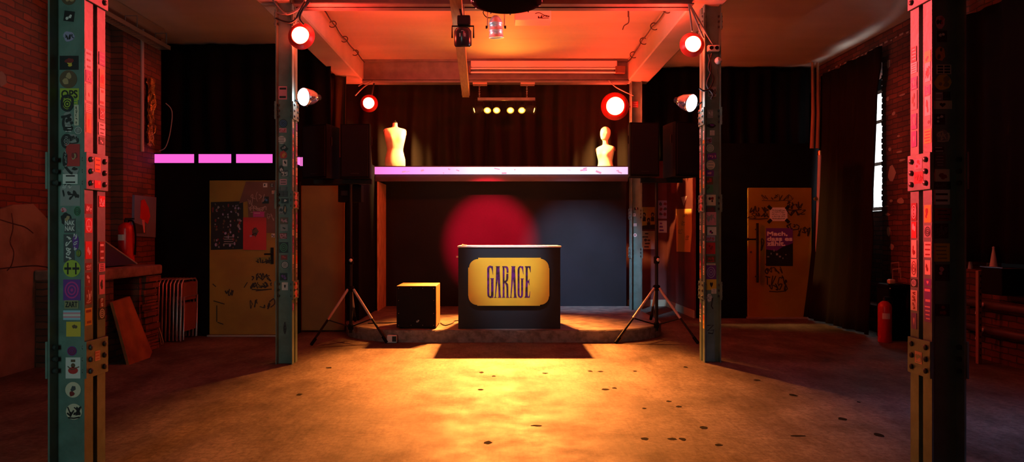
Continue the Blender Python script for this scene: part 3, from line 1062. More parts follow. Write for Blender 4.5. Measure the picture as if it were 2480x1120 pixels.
for pts in ([(150, 250), (152, 236), (166, 232), (175, 240), (174, 258), (164, 268), (152, 262), (150, 250)],
            [(148, 284), (160, 282), (172, 278)], [(156, 280), (153, 300), (158, 312), (166, 316)], [(170, 300), (176, 296)],
            [(172, 342), (168, 330), (158, 328), (151, 338), (153, 352), (160, 358)], [(156, 372), (154, 390), (156, 402)], [(158, 404), (170, 418), (176, 420)]):
    q = [at(x, y, 3.45) for x, y in pts]
    NL[1].stroke(b, [(p.x, p.z) for p in smooth_path(q, 6)], .013, .0022)
b.build('graffiti', M_INK, NL[0])['label'] = 'thick black brushed letters'
# the N-shaped scrawl low on the right-hand slim column
b = MB()
c = at(1721, 797, 7.06)
k = 7.06 / F
MR[1].stroke(b, [(c.x - 8 * k, c.z + 8 * k), (c.x + 7 * k, c.z + 9 * k), (c.x - 7 * k, c.z - 5 * k), (c.x + 8 * k, c.z - 3 * k), (c.x + 5 * k, c.z - 12 * k), (c.x - 6 * k, c.z - 10 * k)], .012, .001)
MR[1].stroke(b, [(c.x + 5 * k, c.z + 75 * k), (c.x + 2 * k, c.z + 55 * k), (c.x + 6 * k, c.z + 48 * k)], .012, .001)
b.build('graffiti', M_INK, MR[0])


def strip_stickers(col, y0, sgn, za, zb, n, seed, cols, gaps):
    """stickers on the two flange strips of a column's inner side"""
    t, web, side = col
    r = random.Random(seed)
    for s, (ya, yb) in enumerate(((y0 + .004, y0 + .062), (y0 + .116, y0 + .174))):
        z = za + r.uniform(0, .1)
        for i in range(n):
            h = r.uniform(.035, .105)
            if z + h > zb:
                break
            if not any(g0 < z + h and z < g1 for g0, g1 in gaps):
                base, ink = r.choice(cols)
                w = r.uniform(.72, .98) * (yb - ya)
                st = r.choice(['lines', 'blob', 'scrawl', 'vscrawl', 'blob', 'lines', 'heart', 'ring'])
                sticker(t, side, sgn * (ya + yb) / 2, z + h / 2, w, h, base, ink, st, seed=i + 40 * s)
            z += h + r.uniform(.0, .022)


COLS = [('white', 'black'), ('cream', 'dred'), ('red', 'white'), ('dred', 'white'), ('orange', 'red'), ('pink', 'black'), ('grey', 'black'), ('purple', 'pink'), ('white', 'dred'), ('black', 'white'), ('yellow', 'dred')]
gp = [(a - .02, c + .02) for a, c in ROWS]
strip_stickers(NL, 3.39, 1, .80, 2.30, 26, 5, COLS, gp + [(1.32, 1.41)])
strip_stickers(NR, 3.39, -1, .80, 2.30, 26, 6, COLS, gp)
strip_stickers(ML, 6.90, 1, .5, 2.6, 26, 11, COLS, [(.64, .86), (1.56, 1.78), (2.47, 2.69)])
strip_stickers(MR, 7.00, -1, .3, 2.6, 26, 12, COLS, [(.62, .85), (1.53, 1.75), (2.43, 2.65)])
sticker(NL[0], NL[2], 3.424, 1.365, .058, .075, 'red', 'white', 'anarchy')
# stickers on the batten plates
for (colm, yc, sg, lst) in ((NL, 3.479, 1, [(.02, 1.675, .05, .075, 'orange', 'dred', 'lines'), (.02, 1.575, .055, .04, 'red', 'orange', 'blob'), (.02, .70, .045, .05, 'pink', 'red', 'lines')]),
                            (NR, 3.479, -1, [(0, 1.68, .06, .05, 'pink', 'dred', 'blob'), (0, 1.61, .075, .06, 'red', 'dred', 'scrawl'), (0, .69, .06, .06, 'pink', 'grey', 'scrawl')])):
    fr = colm[2]
    fr2 = Face2(fr.O + fr.n * .0122, fr.u, fr.v, fr.n)
    for (dy, z, w, h, bs, ink, st) in lst:
        sticker(colm[0], fr2, sg * (yc + 0), z, w, h, bs, ink, st, shape='rect')
for (colm, y0, rows) in ((ML, 6.90, [(.66, .845), (1.58, 1.76)]), (MR, 7.0, [(1.55, 1.73)])):
    fr = colm[2]
    fr2 = Face2(fr.O + fr.n * .0122, fr.u, fr.v, fr.n)
    sg = 1 if colm is ML else -1
    for (z0, z1) in rows:
        for q in range(2):
            sticker(colm[0], fr2, sg * (y0 + .089), z0 + .05 + q * .085, .085, .07, 'red' if q else 'pink', 'white' if q else 'red', 'scrawl', seed=q + 3)
# plate strip at the very top of the near columns, in view
# ---------------------------------------------------------------- ceiling beams
b = MB()
yb = 10.5
b.box(-2.14, 1.95, yb + .05, yb + .065, 3.70, ZC)
b.box(-2.14, 1.95, yb - .02, yb + .13, 3.70, 3.715)
b.box(-2.14, 1.95, yb, yb + .12, ZC - .03, ZC)
b.box(-2.14, 1.95, yb - .035, yb + .13, 3.655, 3.685)
b.box(-2.14, 1.95, yb + .02, yb + .1, 3.685, 3.70)
struct(b, 'trim_3', M_GREY)
for nm, ya in (('trim_4', 6.90), ('trim_5', 7.03)):
    b = MB()
    s = 1 if ya > 7 else -1
    yw = ya if s > 0 else ya + .075
    b.box(-2.14, 1.95, yw, yw + .009, 3.66, ZC)
    b.box(-2.14, 1.95, ya, ya + .084, 3.655, 3.667)
    b.box(-2.14, 1.95, ya, ya + .084, ZC - .012, ZC)
    struct(b, nm, mat('dark_beam_paint', (.07, .06, .06), .45, col2=(.05, .04, .04)))
# long unlit tube batten on the back beam
t = thing('tube_light', (.55, 10.45, 3.78), 'long unlit double tube light fixed along the back ceiling beam', 'light')
xa, xb = at(1140, 0, 10.45).x, at(1490, 0, 10.45).x
b = MB(); b.bbox(xa, xb + .03, 10.44, 10.55, 3.885, 3.985, .01); b.build('housing', mat('white_enamel', (.72, .70, .70), .25), t)
for zz in (3.865, 3.805):
    b = MB(); b.tube([(xa, 10.45, zz), (xb, 10.45, zz)], .014, 10); b.build('tube', mat('frosted_tube_glass', (.85, .84, .84), .2), t)
b = MB(); b.bbox(xb, xb + .15, 10.42, 10.55, 3.79, 3.9, .006); b.build('end_holder', M_BROWN, t)
b = MB(); b.bbox(xa - .03, xa, 10.42, 10.55, 3.79, 3.9, .006); b.build('end_holder', M_BROWN, t)

# timber rail running back under the ceiling
b = MB()
p0, p1 = Vector((-.40, 5.6, 3.42)), Vector((-.55, 10.44, 3.42))
dx = (p1 - p0).normalized(); sd = Vector((dx.y, -dx.x, 0))
pts = [p0 - sd * .052, p0 + sd * .052, p1 + sd * .052, p1 - sd * .052]
b.add([q + Vector((0, 0, z)) for z in (0, .13) for q in pts], [(0, 3, 2, 1), (4, 5, 6, 7), (0, 1, 5, 4), (1, 2, 6, 5), (2, 3, 7, 6), (3, 0, 4, 7)])
t = thing('ceiling_batten', (-.47, 8.0, 3.42), 'long timber batten slung lengthways under the ceiling beams', 'beam')
b.build('batten', M_TIMBER, t)
for y, px in ((6.97, 0), (10.42, 1)):
    b = MB()
    q = p0 + (p1 - p0) * ((y - 5.6) / (10.44 - 5.6))
    b.box(q.x - .03, q.x + .03, y - .006, y + .006, 3.53, 3.66)
    b.box(q.x - .06, q.x - .052, y - .03, y + .03, 3.45, 3.66)
    b.box(q.x + .052, q.x + .06, y - .03, y + .03, 3.45, 3.66)
    b.build('hanger', M_GREY, t)

# ---------------------------------------------------------------- stage platform
def stage_outline(r=1.0, xl=-2.1, xr=2.15, yf=8.3, yb=11.095):
    pts = [(xl, yb), (xl, yf + r)]
    pts += [(xl + r - r * cos(a), yf + r - r * sin(a)) for a in [pi / 2 * i / 14 for i in range(1, 15)]]
    pts += [(xr - r + r * sin(a), yf + r - r * cos(a)) for a in [pi / 2 * i / 14 for i in range(0, 15)]]
    pts += [(xr, yb)]
    return pts


ol = stage_outline()
t = thing('stage_platform', (0, 9.7, 0), 'low concrete-edged stage with rounded front corners under the desk', 'stage')
b = MB(); b.prism(ol, (0, 0, 0), (1, 0, 0), (0, 1, 0), (0, 0, 1), 0, .142); b.build('kerb', M_CONC, t)
b = MB(); b.prism(stage_outline(.98, -2.085, 2.135, 8.315, 11.093), (0, 0, 0), (1, 0, 0), (0, 1, 0), (0, 0, 1), .142, .15); b.build('stage_top', M_STAGE, t)
# socket box at the foot of the kerb
t = thing('floor_socket', at(950, 830, 8.28) * 1.0, 'small white double socket box at the foot of the stage kerb', 'socket')
c = at(950, 818, 8.28)
b = MB(); b.bbox(c.x - .06, c.x + .06, 8.24, 8.298, .005, .095, .006); b.build('case', M_WHITE, t)
b = MB(); b.box(c.x + .005, c.x + .055, 8.236, 8.24, .02, .085); b.build('dark_opening', M_INK, t)
t.location.z = .005
for ch in t.children:
    ch.data.transform(Matrix.Translation(Vector((0, 0, at(950, 830, 8.28).z - .005))))

# light boxes along the top of the partitions
def glow(name, col, s):
    return emis(name, col, s)


def wall_light_box():
    t = thing('light_box', (-3.5, 8.9, 2.24), 'pink glowing light strip in dark frame along the left partition top', 'light', None)
    ya = YL - .02
    z0, z1 = 2.245, 2.355
    b = MB()
    segs = [(362, 470, 8.82), (480, 560, 8.88), (571, 660, 8.94)]
    b.box(-4.6, -2.70, ya, ya + .3, 2.36, 2.375)
    b.box(-4.6, -2.70, ya, ya + .3, 2.232, 2.245)
    edges = [-4.6] + [e for s in segs for e in (at(s[0], 0, ya).x, at(s[1], 0, ya).x)] + [-2.70]
    for i in range(0, len(edges), 2):
        b.box(edges[i], edges[i + 1], ya, ya + .05, 2.245, 2.36)
    b.build('frame', M_BLACKWALL, t)
    for s in segs:
        b = MB()
        b.box(at(s[0], 0, ya).x, at(s[1], 0, ya).x, ya + .012, ya + .02, 2.245, 2.36)
        b.build('diffuser', glow('magenta_backlit_acrylic', (1.0, .13, .68), 1.05), t)
    return t


wall_light_box()
b = MB()
t = thing('light_box', (-2.3, 9.2, 2.24), 'short pink light strip between the slim left column and the loudspeakers', 'light')
b.box(-2.82, -2.54, 9.17, 9.2, 2.36, 2.375); b.box(-2.82, -2.54, 9.17, 9.2, 2.225, 2.24); b.build('frame', M_BLACKWALL, t)
for a, c in ((-2.82, at(727, 0, 9.17).x), (at(729, 0, 9.17).x, -2.55)):
    b = MB(); b.box(a, c, 9.18, 9.2, 2.24, 2.36); b.build('diffuser', glow('pink_backlit_acrylic', (1.0, .2, .68), 1.05), t)

t = thing('stage_light_shelf', (0, 10.7, 2.24), 'shelf with pink to white glowing front edge above the stage', 'shelf')
YS = 10.36
b = MB()
b.box(-2.0, 1.92, YS, YB + .1, 2.345, 2.36); b.box(-2.0, 1.92, YS + .03, YB + .1, 2.21, 2.235)
b.box(-2.0, 1.92, YB - .02, YB + .1, 2.235, 2.345); b.box(-2.0, 1.92, YS + .03, YS + .1, 2.13, 2.21)
b.build('shelf_board', mat('dark_shelf_board', (.05, .035, .04), .5), t)


def gradient_glow():
    m = bpy.data.materials.new('pink_to_white_backlit_acrylic')
    m.use_nodes = True
    nt = m.node_tree
    nt.nodes.clear()
    tc = nt.nodes.new('ShaderNodeTexCoord')
    sx = nt.nodes.new('ShaderNodeSeparateXYZ')
    nt.links.new(tc.outputs['Object'], sx.inputs[0])
    mr = nt.nodes.new('ShaderNodeMapRange')
    mr.inputs[1].default_value = -1.95
    mr.inputs[2].default_value = 1.92
    nt.links.new(sx.outputs[0], mr.inputs[0])
    rp = nt.nodes.new('ShaderNodeValToRGB')
    e = rp.color_ramp.elements
    e[0].position = 0; e[0].color = (1, .16, .52, 1)
    e[1].position = 1; e[1].color = (.8, .42, .72, 1)
    for p, c in ((.12, (1, .24, .72)), (.3, (.9, .42, .8)), (.42, (1, .8, .95)), (.62, (1, .92, 1)), (.82, (.85, .75, .95))):
        q = e.new(p); q.color = (*c, 1)
    nt.links.new(mr.outputs[0], rp.inputs[0])
    em = nt.nodes.new('ShaderNodeEmission')
    em.inputs[1].default_value = 1.5
    nt.links.new(rp.outputs[0], em.inputs[0])
    o = nt.nodes.new('ShaderNodeOutputMaterial')
    nt.links.new(em.outputs[0], o.inputs[0])
    return m


b = MB(); b.box(-1.99, 1.92, YS - .004, YS + .01, 2.235, 2.345)
for k in range(16):
    x = R.uniform(-1.7, 1.85)
    front(YS - .004).poly(b, rect_pts(x, 2.29 + R.uniform(-.04, .04), R.uniform(.01, .09), R.uniform(.004, .03), R.uniform(-.4, .4)), 0, .001, 1)
b.build('diffuser', [gradient_glow(), mat('grey_scuff', (.5, .4, .5), .7, emit=(.9, .5, .8), estr=.62)], t)
# wooden side board of the stage recess; amber light put into its colour
b = MB(); b.box(-1.90, -1.88, 10.40, 11.08, .151, 2.125)
single(b, 'side_board', mat('board_with_amber_light', (.85, .5, .28), .5, col2=(.6, .28, .14), nscale=12, bump=.3, stretch=(1, 1, .4)), 'narrow reddish wooden board lining the left side of the stage recess', 'board')


# ---------------------------------------------------------------- curtains
def curtain(name, x0, x1, y, z0, z1, pleats, amp, m, label, flare=0.0, seed=1, ny=14, axis='x', swag=None, edge=None):
    r = random.Random(seed)
    n = pleats * 8
    ph = [r.uniform(-.5, .5) for _ in range(pleats + 2)]
    am = [r.uniform(.6, 1.3) for _ in range(pleats + 2)]
    vv, ff = [], []
    for j in range(ny + 1):
        t = j / ny
        for i in range(n + 1):
            u = i / n
            k = min(int(u * pleats), pleats)
            a = amp * (am[k] * (1 - (u * pleats - k)) + am[k + 1] * (u * pleats - k))
            d = a * sin(2 * pi * u * pleats + .6 * sin(3 * t + ph[k] * 2)) * (.55 + .45 * t) + amp * .7 * sin(2 * pi * u * pleats * .37 + 2 * t) + flare * t * t
            zt = z1 - (swag(u) if swag else 0)
            z = zt + (z0 - zt) * t
            if axis == 'x':
                vv.append((x0 + (x1 - x0) * u, y - d, z))
            else:
                xs = x0 + (edge(t) if edge else 0)
                vv.append((y - d, xs + (x1 - xs) * u, z))
    for j in range(ny):
        for i in range(n):
            q = j * (n + 1) + i
            ff.append((q, q + 1, q + n + 2, q + n + 1))
    b = MB(); b.add(vv, ff, 0, True)
    o = single(b, name, m, label, 'curtain')
    md = o.modifiers.new('cloth', 'SOLIDIFY')
    md.thickness = .006
    return o


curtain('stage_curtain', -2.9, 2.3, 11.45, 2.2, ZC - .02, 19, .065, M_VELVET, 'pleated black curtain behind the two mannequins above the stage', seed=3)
curtain('blackout_curtain', -5.0, -2.4, 9.6, 2.2, ZC - .02, 9, .03, M_CURT_B, 'black curtain above the pink strip in the left back corner', seed=5)
curtain('blackout_curtain', -3.2, -2.32, 10.15, 2.36, 3.68, 5, .05, mat('warm_lit_black_cloth', (.07, .035, .014), .9, spec=.1), 'slanting warm-lit curtain behind the left loudspeakers', seed=6)  # lighter brown cloth colour carries the warm light on the folds
curtain('blackout_curtain', 2.25, 4.95, 10.95, 2.5, ZC - .02, 12, .03, M_CURT_B, 'black curtain above the right yellow door', seed=8)
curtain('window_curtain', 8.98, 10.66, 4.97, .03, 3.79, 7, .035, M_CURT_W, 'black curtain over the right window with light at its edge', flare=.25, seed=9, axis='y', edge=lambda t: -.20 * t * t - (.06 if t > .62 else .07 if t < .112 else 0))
curtain('window_curtain', 4.0, 7.50, 4.98, 1.03, 3.66, 12, .03, M_CURT_B, 'black curtain above the pipes on the near right wall', seed=10, axis='y')
# narrow tan curtain edge and white pipe beside the right door
t = thing('wall_pipe', (4.90, 10.55, 0), 'pale vertical pipe beside the right yellow door', 'pipe')
b = MB(); b.tube([(4.90, 10.6, 0), (4.92, 10.6, 1.2), (4.955, 10.6, 2.55)], .035, 12); b.build('tube', mat('lilac_white_gloss', (.6, .55, .6), .35), t)
b = MB(); b.lathe([(.03, 0), (.03, .02)], at(1975, 482, 10.55), (0, -1, 0), 12); b.build('knob', mat('brass', (.8, .55, .25), .3, .9), t)
b = MB(); b.tube([(4.955, 10.6, 2.55), (4.955, 10.6, 2.62)], .042, 12); b.build('collar', mat('brass', (.8, .55, .25), .3, .9), t)
b = MB()
for (a, c) in ((1968, 1974), (1981, 1986)):
    xa, xb = at(a, 0, 10.6).x, at(c, 0, 10.6).x
    b.tube([(xa, 10.62, 2.66), ((xa + xb) / 2, 10.62, 3.2), ((xa + xb) / 2 - .01, 10.62, ZC - .02)], [.035, .03, .02], 8)
single(b, 'curtain_tail', mat('tan_lining_cloth', (.42, .2, .11), .8), 'narrow tan folds of cloth hanging above the pale pipe', 'curtain')


# ---------------------------------------------------------------- desk
t = thing('dj_desk', (.095, 8.76, .15), 'dark front desk with a yellow lettered sign, centre of the stage', 'desk')
xa, xb = -.537, .726
b = MB()
b.box(xa, xb, 8.43, 8.46, .15, 1.155); b.box(xa, xa + .03, 8.46, 9.08, .15, 1.155); b.box(xb - .03, xb, 8.46, 9.08, .15, 1.155)
b.box(xa + .03, xb - .03, 8.46, 9.05, .62, .645)
b.build('body', M_DESK, t)
b = MB(); b.bbox(xa - .012, xb + .012, 8.42, 9.09, 1.155, 1.175, .004); b.build('desk_top', M_DESKEDGE, t)
fs = front(8.43)
S = lambda px, py: ((px - VX) / F * 8.43, H - (py - VY) / F * 8.43)


def zs(px, py):
    """sign outline coordinates read off the sign at 3.295 x"""
    return S(1050 + px / 3.295, 560 + py / 3.295)


b = MB()
ot = []
for (cx_, cy_, a0, a1) in ((842, 292, 90, 0), (842, 518, 0, -90), (357, 518, -90, -180), (357, 292, 180, 90)):
    pass
x0, x1, y0_, y1_ = 277, 923, 214, 595
rc, nt_ = 72, 8
pts = [(x0 + rc + nt_, y0_), (x1 - rc + 4, y0_), (x1 - rc + 4, y0_ + nt_)]
pts += [(x1 - rc + (rc - 4) * sin(a), y0_ + nt_ + rc - (rc) * cos(a)) for a in [pi / 2 * i / 8 for i in range(1, 9)]]
pts += [(x1, y0_ + nt_ + rc + 4), (x1, y1_ - rc - 2), (x1 - 4, y1_ - rc - 2)]
pts += [(x1 - rc + (rc - 4) * cos(a), y1_ - rc + (rc - nt_) * sin(a)) for a in [pi / 2 * i / 8 for i in range(1, 9)]]
pts += [(x1 - rc - 4, y1_), (x0 + rc, y1_), (x0 + rc, y1_ - 6)]
pts += [(x0 + rc - (rc - 2) * sin(a), y1_ - 6 - rc + rc * cos(a)) for a in [pi / 2 * i / 8 for i in range(1, 9)]]
pts += [(x0, y1_ - rc - 8), (x0, y0_ + rc + 6), (x0 + 8, y0_ + rc + 6)]
pts += [(x0 + 8 + rc - rc * cos(a), y0_ + rc + nt_ - 4 - (rc - 6) * sin(a)) for a in [pi / 2 * i / 8 for i in range(1, 9)]]
fs.poly(b, [zs(*p) for p in pts][::-1], 0, .03)
sg = b.build('sign_board', M_SIGN, t)
sg['label'] = 'yellow notched sign lettered GARAGE'


def L(px, py):
    return S(1160 + px / 8.613, 620 + py / 8.613)


letters = {
    'G1': [[(170, 270), (185, 230), (212, 208), (245, 203), (238, 225), (224, 250), (217, 300), (217, 790), (222, 830), (236, 850), (236, 872), (205, 862), (182, 835), (174, 790)],
           [(236, 203), (262, 212), (292, 215), (297, 390), (290, 390), (276, 310), (262, 262), (245, 240), (228, 240)],
           [(232, 465), (315, 465), (304, 490), (304, 800), (298, 868), (282, 862), (250, 874), (228, 874), (228, 846), (246, 836), (252, 800), (252, 490)]],
    'A1': [[(345, 215), (440, 215), (430, 236), (430, 262), (360, 262), (360, 236)],
           [(358, 258), (396, 258), (392, 470), (362, 760), (350, 850), (368, 868), (318, 868), (335, 845), (350, 560)],
           [(392, 258), (430, 258), (440, 480), (450, 800), (464, 868), (398, 868), (410, 845), (402, 640), (386, 430)]],
    'R1': [[(482, 215), (560, 215), (530, 240), (533, 300), (533, 840), (545, 868), (482, 868), (494, 840), (494, 245)],
           [(540, 215), (580, 216), (604, 235), (615, 275), (615, 350), (575, 350), (575, 290), (566, 255), (550, 240), (530, 240)],
           [(570, 372), (612, 372), (612, 455), (604, 500), (585, 530), (570, 540), (552, 566), (533, 560), (533, 520), (556, 512), (568, 485)],
           [(552, 545), (585, 562), (608, 595), (612, 650), (612, 840), (626, 868), (568, 868), (574, 840), (572, 660), (566, 610), (548, 580)]],
    'G2': [[(804, 290), (818, 240), (842, 215), (872, 210), (860, 235), (848, 262), (845, 310), (845, 790), (850, 832), (862, 850), (862, 872), (832, 862), (812, 835), (804, 790)],
           [(862, 211), (890, 216), (922, 218), (928, 385), (921, 385), (905, 310), (893, 265), (875, 240), (856, 240)],
           [(862, 470), (938, 470), (918, 492), (918, 790), (908, 845), (888, 866), (862, 874), (856, 846), (872, 834), (878, 795), (878, 492)]],
    'E1': [[(952, 215), (1076, 215), (1076, 345), (1069, 345), (1055, 290), (1044, 250), (1032, 238), (1018, 245), (1014, 280), (1014, 515), (1030, 515), (1042, 480), (1048, 480), (1048, 610), (1042, 610), (1030, 560), (1014, 555), (1014, 800), (1018, 845), (1032, 850), (1046, 825), (1060, 735), (1066, 735), (1058, 868), (946, 868), (962, 840), (972, 560), (972, 250)]],
}
A1 = letters['A1']
letters['A2'] = [[(x + 322, y) for x, y in pl] for pl in A1]
for nm in ('G1', 'A1', 'R1', 'A2', 'G2', 'E1'):
    b = MB()
    for i, pl in enumerate(letters[nm]):
        fs.poly(b, [L(*p) for p in pl][::-1], .030, .0325 + i * .0003)
    b.build('letter', M_LETTER, sg)
b = MB(); b.tube([(xa - .03, 8.5, 1.04), (xa + .001, 8.5, 1.04)], .01, 8); b.build('hook', M_CHROME, t)
# a little clutter on the desk top edge
b = MB()
b.sphere((-.49, 8.55, 1.185), .012, 8, 6); b.box(-.50, -.44, 8.53, 8.57, 1.175, 1.19)
single(b, 'desk_clamp', M_PAPER, 'tiny pale clip on the left end of the desk top', 'clip')

# ---------------------------------------------------------------- subwoofer
t = thing('subwoofer', (-1.05, 8.7, .15), 'black subwoofer box with lit wooden top beside the desk', 'speaker')
xa, xb = -1.303, -.812
b = MB(); b.bbox(xa, xb, 8.44, 8.98, .165, .682, .008); b.build('cabinet', M_WOODTOP, t)
b = MB(); b.box(xa + .004, xb - .004, 8.425, 8.44, .168, .678); b.build('grille', M_GRILLE, t)
b = MB()
for (fx, fz) in ((.02, .03), (.98, .03), (.02, .97), (.98, .97), (.36, .97), (.36, .03), (.68, .97), (.68, .03), (.02, .66), (.98, .66), (.02, .33), (.98, .33)):
    b = MB(); b.sphere((xa + .02 + (xb - xa - .04) * fx, 8.424, .18 + .485 * fz), .006, 8, 6); b.build('screw', M_CHROME, t)
b = MB()
fg = front(8.424)
fg.text(b, 'aP', xa + .265, .245, .035, .03, .001)
b.build('badge', M_WHITE, t)
b = MB()
for x in (xa + .05, xb - .05):
    for y in (8.49, 8.93):
        b = MB(); b.lathe([(.02, 0), (.02, .016)], (x, y, .15), (0, 0, 1), 10); b.build('foot', M_BLACKPL, t)
# cables on the stage
for (nm, pts, lb) in (('stage_cable', [(-1.75, 8.9, .158), (-1.5, 8.95, .158), (-1.3, 9.05, .158), (-.95, 9.15, .158)], 'black cable trailing from the left tripod behind the subwoofer'),
                      ('stage_cable', [(-.8, 8.92, .158), (-.72, 8.7, .158), (-.64, 8.95, .158), (-.63, 9.15, .158), (-.5, 9.22, .158)], 'thin black cable looping between the subwoofer and desk')):
    b = MB(); b.tube(smooth_path(pts, 6), .008, 6)
    single(b, nm, M_CABLE, lb, 'cable')


# ---------------------------------------------------------------- loudspeakers on tripods
def speaker(cx, cy, z0, z1, w, d, yaw, label):
    t = thing('loudspeaker', (cx, cy, z0), label, 'speaker', 'loudspeakers beside the stage')
    Mx = Matrix.Translation((cx, cy, 0)) @ Matrix.Rotation(yaw, 4, 'Z')
    b = MB()
    pr = [(-w / 2, -d / 2), (w / 2, -d / 2), (w / 2, -d / 2 + .06), (w * .32, d / 2), (-w * .32, d / 2), (-w / 2, -d / 2 + .06)]
    vv = [Mx @ Vector((x, y, z)) for z in (z0, z1) for x, y in pr]
    k = len(pr)
    b.add(vv, [list(range(k))[::-1], list(range(k, 2 * k))] + [[i, (i + 1) % k, k + (i + 1) % k, k + i] for i in range(k)])
    b.build('cabinet', M_BLACKPL, t)
    b = MB(); b.bbox(-w / 2 + .015, w / 2 - .015, -d / 2 - .012, -d / 2, z0 + .02, z1 - .02, .006, 0, Mx); b.build('grille', M_GRILLE, t)
    b = MB(); b.bbox(-.05, .05, -d / 2 - .014, -d / 2 - .011, z0 + .05, z0 + .065, .001, 0, Mx); b.build('badge', M_BLKMETAL, t)
    for s in (-1, 1):
        b = MB(); b.tube([Mx @ Vector((s * w * .49, -d / 2 + .10, z1 - .25)), Mx @ Vector((s * w * .5, -d / 2 + .1, z1 - .2)), Mx @ Vector((s * w * .49, -d / 2 + .1, z1 - .15))], .008, 6); b.build('handle', M_BLKMETAL, t)
    return t


def tripod(c, feet, ztop, hub, label, bar=None, knobz=.95):
    t = thing('speaker_tripod', (c[0], c[1], 0), label, 'stand', 'tripod speaker stands')
    b = MB(); b.tube([(c[0], c[1], .10), (c[0], c[1], 1.0)], .021, 12); b.tube([(c[0], c[1], 1.0), (c[0], c[1], ztop)], .0175, 12); b.build('pole', M_BLKMETAL, t)
    b = MB(); b.lathe([(.03, 0), (.036, .01), (.036, .08), (.028, .09)], (c[0], c[1], knobz), (0, 0, 1), 14); b.build('collar', M_BLACKPL, t)
    b = MB(); b.sphere((c[0] + .01, c[1] - .045, knobz + .05), .022, 10, 8); b.build('knob', M_WHITE, t)
    b = MB(); b.lathe([(.03, 0), (.045, .01), (.045, .06), (.03, .07)], (c[0], c[1], hub - .03), (0, 0, 1), 14); b.build('hub', M_BLACKPL, t)
    b = MB(); b.lathe([(.028, 0), (.034, .01), (.034, .06), (.026, .07)], (c[0], c[1], .14), (0, 0, 1), 14); b.build('lower_collar', M_BLACKPL, t)
    for f in feet:
        f = Vector(f)
        top = Vector((c[0], c[1], hub)) + Vector((f.x - c[0], f.y - c[1], 0)).normalized() * .04
        mid = top + (f - top) * .55
        b = MB(); b.tube([top, mid], .017, 8); b.tube([mid, f + Vector((0, 0, .012))], .014, 8, 1)
        lg = b.build('leg', [M_LEGTUBE, M_BLKMETAL], t)
        b = MB(); q = (top - f).normalized(); b.tube([f + q * .10, f + q * .005 + Vector((0, 0, .006))], .02, 8); b.build('rubber_foot', M_BLACKPL, lg)
        b = MB(); b.tube([(c[0], c[1], .175), mid], .009, 6); b.build('brace', M_BLKMETAL, t)
    if bar:
        b = MB(); b.bbox(bar[0], bar[1], c[1] - .025, c[1] + .025, ztop - .06, ztop, .006)
        b.build('crossbar', M_BLKMETAL, t)
    return t


TL = (-1.865, 8.42)
tripod(TL, [(-2.26, 8.07, 0), (-1.385, 8.235, 0), (-1.93, 8.98, .172)], 2.0, .64, 'black tripod speaker stand left of the stage', (-2.32, -1.6))
speaker(-1.775, 8.45, 2.002, 2.665, .36, .32, radians(-4), 'right-hand black loudspeaker on the left tripod beside the torso dummy')
speaker(-2.21, 8.45, 2.002, 2.655, .36, .34, radians(-24), 'left-hand black loudspeaker on the left tripod by the pink strip')
t = thing('mounting_box', (-1.87, 8.4, 1.76), 'black box strapped to the left tripod under its loudspeakers', 'box')
b = MB(); b.bbox(-2.03, -1.74, 8.445, 8.6, 1.72, 1.93, .008); b.build('case', M_BLACKPL, t)
b = MB(); b.box(-1.99, -1.91, 8.437, 8.445, 1.80, 1.86); b.build('latch', M_BLKMETAL, t)
TRp = (1.955, 8.60)
tripod(TRp, [(1.37, 8.22, .0), (2.365, 8.19, 0), (2.0, 9.14, .172)], 2.03, .64, 'black tripod speaker stand right of the stage', (1.75, 2.28))
speaker(1.735, 8.5, 2.032, 2.69, .365, .32, radians(6), 'left-hand black loudspeaker on the right tripod beside the headed dummy')
speaker(2.235, 8.55, 2.032, 2.70, .39, .36, radians(22), 'right-hand black loudspeaker on the right tripod near the slim column')


